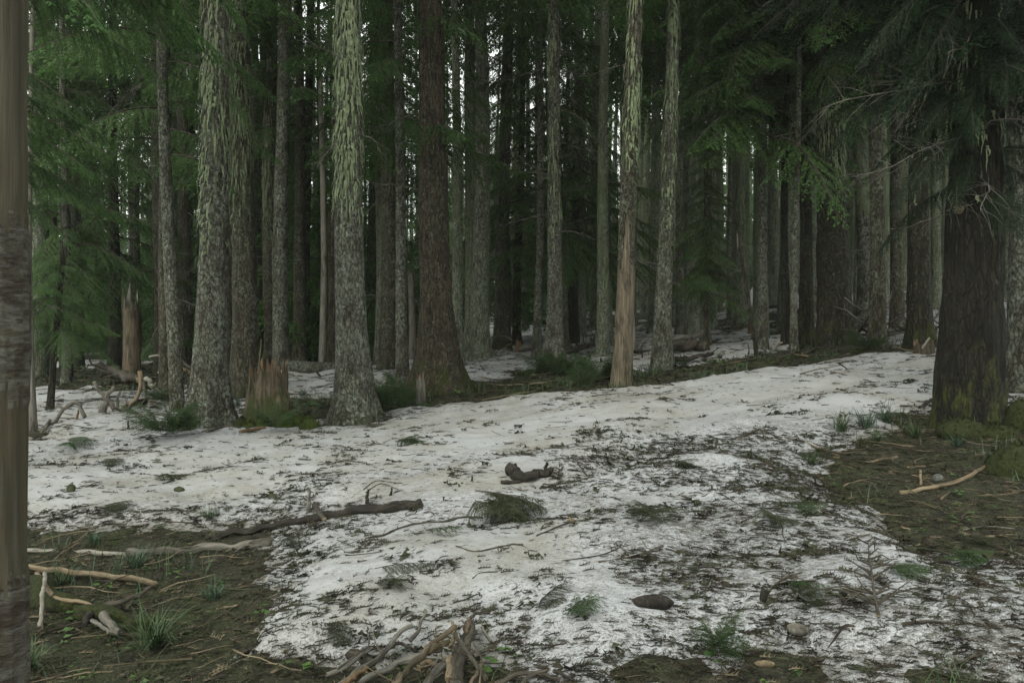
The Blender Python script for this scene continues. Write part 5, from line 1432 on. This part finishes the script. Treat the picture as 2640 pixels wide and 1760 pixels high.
# living sprigs at trunk feet
for k, cx, cy, L, n, lb in (
    (4, 1100, 1440, .42, 14, 'low blue-green seedling clump left of the foot of the stout grey fir'), (4, 1230, 1430, .3, 8, 'small seedling touching the foot of the stout grey fir'),
    (5, 215, 1300, .5, 20, 'green sapling clump at the right foot of the big streaked fir'), (5, 330, 1245, .5, 14, 'loose green boughlets right of the big streaked fir'),
    (4, 1840, 1400, .3, 9, 'green sprigs growing at the front of the rotten stump'), (5, 1400, 1010, .45, 12, 'low green clump left of the twin-legged base'), (5, 1560, 1010, .5, 12, 'low green clump right of the twin-legged base'),
    (5, 1760, 1060, .5, 12, 'green seedlings left of the foot of the half-barked leaning fir'), (5, 1895, 1045, .28, 8, 'bright seedling against the foot of the half-barked leaning fir'),
    (5, 430, 1110, .4, 8, 'green seedling between big streaked and slim dark firs'), (6, 1290, 860, .45, 9, 'green sprigs on the crest right of the broad dark fir'),
    (6, 2290, 1110, .45, 12, 'green seedling beside the huge shaded fir at the right edge'), (5, 1650, 1085, .35, 8, 'small seedlings on the bare bank before the half-barked fir'),
    (4, 1080, 1230, .4, 9, 'bluish seedling at the foot of the bent speckled trunk')):
    spray(k, cx, cy, L * 1.35, 0, lb, SPR[4] if n % 2 else SPR[3], tilt=-.6, name='fir_seedling', cat='seedling', n=n, lift=.06)
# flattened dead sapling
sp = stick(9, [(1372, 1135), (1350, 1010), (1334, 900), (1320, 800), (1306, 700), (1300, 618)], (24, 8), 'branch_bark', 'dead_sapling', 'flattened bare dead sapling lying on the snow at lower right', 'dead sapling', lift=.04)
o0 = np.array(sp['_o'])
for i in range(30):
    mb = MB()
    t_ = rng.uniform(.05, 1); cx = 1372 - 70 * t_; cy = 1135 - 510 * t_
    a = S(*C(9, cx, cy), .04) - o0; d = np.array([(1 if i % 2 else -1) * rng.uniform(.5, 1), rng.uniform(.0, .5), rng.uniform(0, .35)])
    l = .34 * (1 - .7 * t_) * rng.uniform(.6, 1.2)
    add_tube(mb, [a, a + d * l * .5 + [0, 0, .02], a + d * l + rng.normal(size=3) * .03], [.006, .004, .002], 4, cap=False)
    obj('side_twig', mb.mesh('side_twig', [M['branch_bark']]), sp)

# --- grass tufts
def tuft_mesh(n, L, seed, mat):
    rg = np.random.default_rng(seed); mb = MB()
    for i in range(n):
        a = rg.random() * 2 * PI; l = L * rg.uniform(.5, 1.1); out = rg.uniform(.35, 1.1); w = .0014 + .0016 * rg.random()
        d = np.array([math.cos(a), math.sin(a), 0]); s = np.array([-d[1], d[0], 0]) * w
        b0 = rg.normal(size=3) * [.02, .02, 0]
        ps = [b0 + d * l * out * u + np.array([0, 0, l * (u * 1.1 - .75 * out * u * u)]) for u in (0, .33, .66, 1)]
        V = []
        for u, p_ in zip((1, .9, .6, .08), ps): V += [p_ - s * u, p_ + s * u]
        mb.add(V, [(0, 1, 3, 2), (2, 3, 5, 4), (4, 5, 7, 6)])
    return mb.mesh('grass_tuft', [M[mat]])
TU = [tuft_mesh(90, .22, 400 + i, ('grass_blade', 'grass_blue')[i % 2]) for i in range(4)]
for i, (k, cx, cy, sc, lb) in enumerate((
    (7, 1030, 1330, 1.5, 'long-bladed green grass tuft in the lower left patch'), (7, 920, 790, 1.0, 'grass tuft growing before the long grey log'), (7, 420, 930, 1.0, 'grass tuft beside the straight tan pole'),
    (7, 640, 640, .8, 'bluish grass tuft above the pale stick'), (7, 200, 1470, .9, 'dim grass tuft beside the foreground pole'), (7, 1440, 1010, .8, 'faint grass tuft at the right of the lower left patch'), (7, 1410, 500, .7, 'bluish grass tuft by the snow edge above the long grey log'),
    (6, 1290, 1370, 1.6, 'dense grass tuft left of the huge shaded fir'), (6, 1120, 1400, 1.5, 'grass tuft at the snow edge of the right patch'), (6, 1420, 1345, 1.5, 'grass tuft nearest the huge shaded fir, on its left'),
    (6, 1620, 1440, 1.1, 'grass tuft in the middle of the right patch'), (6, 2150, 1420, 1.0, 'grass tuft before the mossy roots at right'), (6, 1360, 1480, 1.0, 'lower grass tuft in the right patch'),
    (6, 1900, 1500, 1.0, 'grass tuft below the huge shaded fir'), (9, 920, 110, .8, 'small grass tuft at the left corner of the right patch'),
    (4, 1600, 1220, 1.2, 'grass between the stout grey fir and the rotten stump'), (4, 2040, 1150, 1.2, 'bluish grass right of the rotten stump'), (6, 300, 910, 1.2, 'grass on the bank left of the thin dead sapling'), (6, 60, 960, 1.3, 'grass on the bank right of the half-barked fir'), (6, 200, 930, 1.2, 'grass on the bank behind the snow crest'))):
    x, y, z = S(*C(k, cx, cy)); o = obj('grass_tuft', TU[i % 4]); o.location = (x, y, z); o.scale = (sc, sc, sc); o.rotation_euler = (0, 0, rng.random() * 6)
    tag(o, lb, 'grass', 'grass tufts')

# ------------------------------------------------------------------ litter: needles, twiglets, lichen crumbs, cones scales
def t_twig(rg, L=1.0):
    P = np.array([[-.5, 0, .04], [0, rg.normal() * .08, .08], [.5, rg.normal() * .12, .03]]) * L
    V, F, _ = tube(P, [.045, .04, .02], 3, cap=False)
    T = np.vstack([F[:, :3], F[:, [0, 2, 3]]]); return V, T
def t_sprig(rg, n=9):
    V, T = t_twig(rg, .9); V = [V]; T = [T]; b = len(V[0])
    for i in range(n):
        u = -.4 + .9 * i / n; s = 1 if i % 2 else -1
        a = np.array([u, 0, .07]); d = np.array([.22, s * .26, .03 + rg.random() * .14]) * rg.uniform(.7, 1.5); e = np.array([.035, 0, .0])
        V.append(np.array([a - e, a + e, a + d])); T.append(np.array([[b, b + 1, b + 2]])); b += 3
    return np.vstack(V), np.vstack(T)
def t_crumb(rg, n=14):
    c = rg.normal(size=(n, 3)) * [.26, .22, .10] + [0, 0, .12]
    V = (c[:, None] + rg.normal(size=(n, 3, 3)) * [.16, .16, .11]).reshape(-1, 3)
    V[:, 2] = np.abs(V[:, 2]); return V, np.arange(3 * n).reshape(-1, 3)
def t_chip(rg):
    V = np.array([[-.5, -.2, 0], [.5, -.15, 0], [.45, .2, 0], [-.4, .22, 0], [-.45, -.15, .14], [.42, -.12, .1], [.4, .16, .13], [-.36, .18, .1]]) * (1 + .2 * rg.normal(size=(8, 3)))
    T = [(4, 5, 6), (4, 6, 7), (0, 1, 5), (0, 5, 4), (1, 2, 6), (1, 6, 5), (2, 3, 7), (2, 7, 6), (3, 0, 4), (3, 4, 7)]
    return V, np.array(T)
def t_long(rg):
    P = np.cumsum(np.vstack([[-.5, 0, 0], np.stack([np.full(4, .25), rg.normal(size=4) * .07, rg.normal(size=4) * .02], 1)]), 0); P[:, 2] += .03
    V, F, _ = tube(P, np.linspace(.016, .006, 5), 3, cap=False)
    return V, np.vstack([F[:, :3], F[:, [0, 2, 3]]])
lr = np.random.default_rng(77)
TPL = {'twig': [t_twig(lr) for _ in range(4)], 'sprig': [t_sprig(lr) for _ in range(5)], 'crumb': [t_crumb(lr) for _ in range(6)], 'chip': [t_chip(lr) for _ in range(3)], 'long': [t_long(lr) for _ in range(5)]}

def scatter(mb, kind, N, y0, y1, size, dens, mats, on, flow=.7, ulim=.78, power=1.0, xr=None):
    """N candidates even in ground area between depths y0 and y1; dens(x, y, dirt) keeps a share"""
    y = np.sqrt(y0 ** 2 + (y1 ** 2 - y0 ** 2) * lr.random(N)); x = (lr.random(N) * 2 - 1) * ulim * y
    s = snow_s(x, y)
    d = dirt_f(x, y)
    keep = lr.random(N) < dens(x, y, d, s)
    keep &= (s > .02) if on == 'snow' else ((s < .06) if on == 'bare' else True)
    x, y = x[keep], y[keep]; n = len(x)
    if n == 0: return
    z = surf_z(x, y)
    ang = .35 - .95 * sstep(-.6, 1.4, x) + .95 * fbm(x * .6, y * .6, 31, 2) + lr.normal(size=n) * (1.1 * (1 - flow))
    ang = np.where(lr.random(n) < .2, lr.random(n) * 6.28, ang)
    sz = size[0] + (size[1] - size[0]) * lr.random(n) ** 2.0
    pitch = lr.normal(size=n) * .12
    tpl = lr.integers(0, len(TPL[kind]), n); mt = lr.choice(len(mats), n)
    for ti, (V, T) in enumerate(TPL[kind]):
        for mi, mm in enumerate(mats):
            sel = np.nonzero((tpl == ti) & (mt == mi))[0]
            if not len(sel): continue
            c, s_ = np.cos(ang[sel])[:, None], np.sin(ang[sel])[:, None]
            X = V[None, :, 0] * c - V[None, :, 1] * s_; Yv = V[None, :, 0] * s_ + V[None, :, 1] * c
            Zv = V[None, :, 2] + V[None, :, 0] * pitch[sel][:, None]
            k = sz[sel][:, None]
            W = np.stack([X * k + x[sel][:, None], Yv * k + y[sel][:, None], Zv * k + z[sel][:, None] - .001], -1).reshape(-1, 3)
            F = (T[None] + (np.arange(len(sel)) * len(V))[:, None, None]).reshape(-1, 3)
            mb.add(W, F, mm)
LM = [M['litter_brown'], M['litter_olive'], M['litter_tan'], M['leaf_green']]
nz = lambda x, y, f, s: fbm(x * f, y * f, s, 3)
ds = lambda x, y, d, s: np.clip(-.02 + .62 * d ** 1.6 + 1.1 * nz(x, y, 2.2, 40) + .5 * nz(x, y, .8, 50), .04, .8) + (s < .4) * .8 * (1 - np.clip(s, 0, .4) / .5)
mb = MB()
scatter(mb, 'sprig', 42000, 2.6, 8.5, (.03, .11), ds, [0, 0, 0, 1], 'snow')
scatter(mb, 'twig', 14000, 7, 15, (.03, .07), lambda x, y, d, s: np.clip(.25 + .9 * nz(x, y, 1.5, 44), .1, .8), [0, 0, 1], 'snow')
scatter(mb, 'twig', 42000, 2.6, 9.5, (.012, .055), ds, [0, 0, 1], 'snow')
scatter(mb, 'crumb', 15000, 2.6, 9.5, (.02, .07), ds, [0, 0, 1, 1], 'snow')
scatter(mb, 'crumb', 2600, 2.6, 11, (.06, .16), ds, [0, 1, 1], 'snow')
scatter(mb, 'long', 1500, 2.8, 12, (.08, .38), ds, [0, 0, 1], 'snow', .5)
scatter(mb, 'sprig', 15000, 8.5, 17, (.05, .16), ds, [0, 0, 1], 'snow')
scatter(mb, 'crumb', 6000, 8.5, 18, (.03, .09), ds, [0, 1], 'snow')
scatter(mb, 'sprig', 14000, 15, 36, (.08, .28), lambda x, y, d, s: .6 + 0 * x, [0, 0, 1], 'snow', .6, .7)
scatter(mb, 'long', 2600, 12, 36, (.2, .9), lambda x, y, d, s: .5 + 0 * x, [0, 1, 2], 'snow', .4, .7)
edge = lambda x, y, d, s: (np.abs(s - .12) < .2) * .8 + 0 * x
scatter(mb, 'sprig', 30000, 2.6, 17, (.04, .12), edge, [0, 0, 1], 'any', .5)
scatter(mb, 'crumb', 9000, 2.6, 17, (.03, .09), edge, [0, 0, 1], 'any', .5)
o = obj('snow_litter', mb.mesh('snow_litter', LM, smooth=False), kind='stuff')
tag(o, 'dark needles, twiglets and lichen crumbs strewn over the snow', 'litter')
one = lambda x, y, d, s: 1 + 0 * x
mb = MB()
scatter(mb, 'sprig', 38000, 2.6, 11, (.035, .12), one, [0, 1, 1, 2, 1], 'bare', .3)
scatter(mb, 'crumb', 9000, 2.6, 11, (.02, .08), one, [0, 1, 1, 3], 'bare')
scatter(mb, 'chip', 4000, 2.6, 12, (.015, .07), one, [0, 2, 1, 0], 'bare', .3)
scatter(mb, 'long', 7500, 2.6, 14, (.10, .5), one, [0, 2, 1, 0], 'bare', .3)
scatter(mb, 'sprig', 12000, 10, 22, (.08, .22), one, [0, 0, 1, 1], 'bare', .3)
scatter(mb, 'long', 3500, 12, 34, (.25, 1.0), one, [0, 2, 1, 0], 'bare', .3)
scatter(mb, 'crumb', 6000, 12, 34, (.10, .32), one, [0, 1, 1, 3], 'bare', .3)
o = obj('floor_litter', mb.mesh('floor_litter', LM, smooth=False), kind='stuff')
tag(o, 'twigs, bark flakes, moss and dead needles covering the bare ground', 'litter')

# thin grass and small leaves growing in the bare patches
mb = MB(); N = 42000
y = np.sqrt(2.6 ** 2 + (22 ** 2 - 2.6 ** 2) * lr.random(N) ** 1.3); x = (lr.random(N) * 2 - 1) * .8 * y
s = snow_s(x, y); cl = fbm(x * 1.1, y * 1.1, 66, 3)
k = (s < .0) & (cl + .12 * lr.random(N) > .12 + .010 * y); x, y = x[k], y[k]; n = len(x); z = surf_z(x, y)
a = lr.random(n) * 6.28; l = (.05 + .13 * lr.random(n)) * (1 + y / 25); w = .0012 + .0003 * y
dx, dy = np.cos(a), np.sin(a); o_ = .4 + .7 * lr.random(n)
p = np.stack([x, y, z], 1); sv = np.stack([-dy * w, dx * w, 0 * w], 1); dv = np.stack([dx * l * o_, dy * l * o_, 0 * l], 1); uz = np.stack([0 * l, 0 * l, l], 1)
V = np.stack([p - sv, p + sv, p + dv * .5 + uz * .6 + sv * .7, p + dv * .5 + uz * .6 - sv * .7, p + dv + uz * (.75)], 1).reshape(-1, 3)
b = np.arange(n)[:, None] * 5
mi = (lr.random(n) < .45).astype(int)
mb.add(V, b + np.array([[0, 1, 2, 3]]), mi); mb.f.append(b + np.array([[3, 2, 4]])); mb.m.append(mi)
o = obj('grass', mb.mesh('grass', [M['grass_blade'], M['grass_blue']], smooth=False), kind='stuff')
tag(o, 'sparse thin grass growing through the litter of the bare patches', 'grass')
mb = MB()
pts_ = [(7, 480, 1165), (7, 715, 970), (7, 425, 1300), (7, 1270, 720), (7, 920, 950), (7, 1150, 850), (8, 1150, 1400), (8, 1020, 1470), (8, 990, 1530), (9, 1060, 235), (9, 2000, 180), (9, 1960, 500), (9, 1920, 310), (9, 1870, 510), (9, 230, 1440), (7, 200, 700), (7, 1800, 1130), (7, 1500, 960), (7, 2020, 1505)]
for k_, cx, cy in pts_:
    for j in range(4):
        c = S(*C(k_, cx + lr.normal() * 35, cy + lr.normal() * 22)) + [0, 0, .02 + .03 * lr.random()]
        r = .014 + .012 * lr.random(); aa = lr.random() * 6
        th = np.linspace(0, 2 * PI, 7)[:-1] + aa; rr_ = r * (1 + .25 * np.cos(th * 3))
        V = np.vstack([c, c + np.stack([np.cos(th) * rr_, np.sin(th) * rr_, lr.normal(size=6) * .004], 1)])
        jj = np.arange(6); mb.add(V, np.stack([np.zeros(6, int), 1 + jj, 1 + (jj + 1) % 6], 1))
o = obj('ground_leaves', mb.mesh('ground_leaves', [M['leaf_green']], smooth=False), kind='stuff')
tag(o, 'small bright leaves of low plants in the bare patches', 'leaves')

for o in COL.objects:
    if '_o' in o: del o['_o']
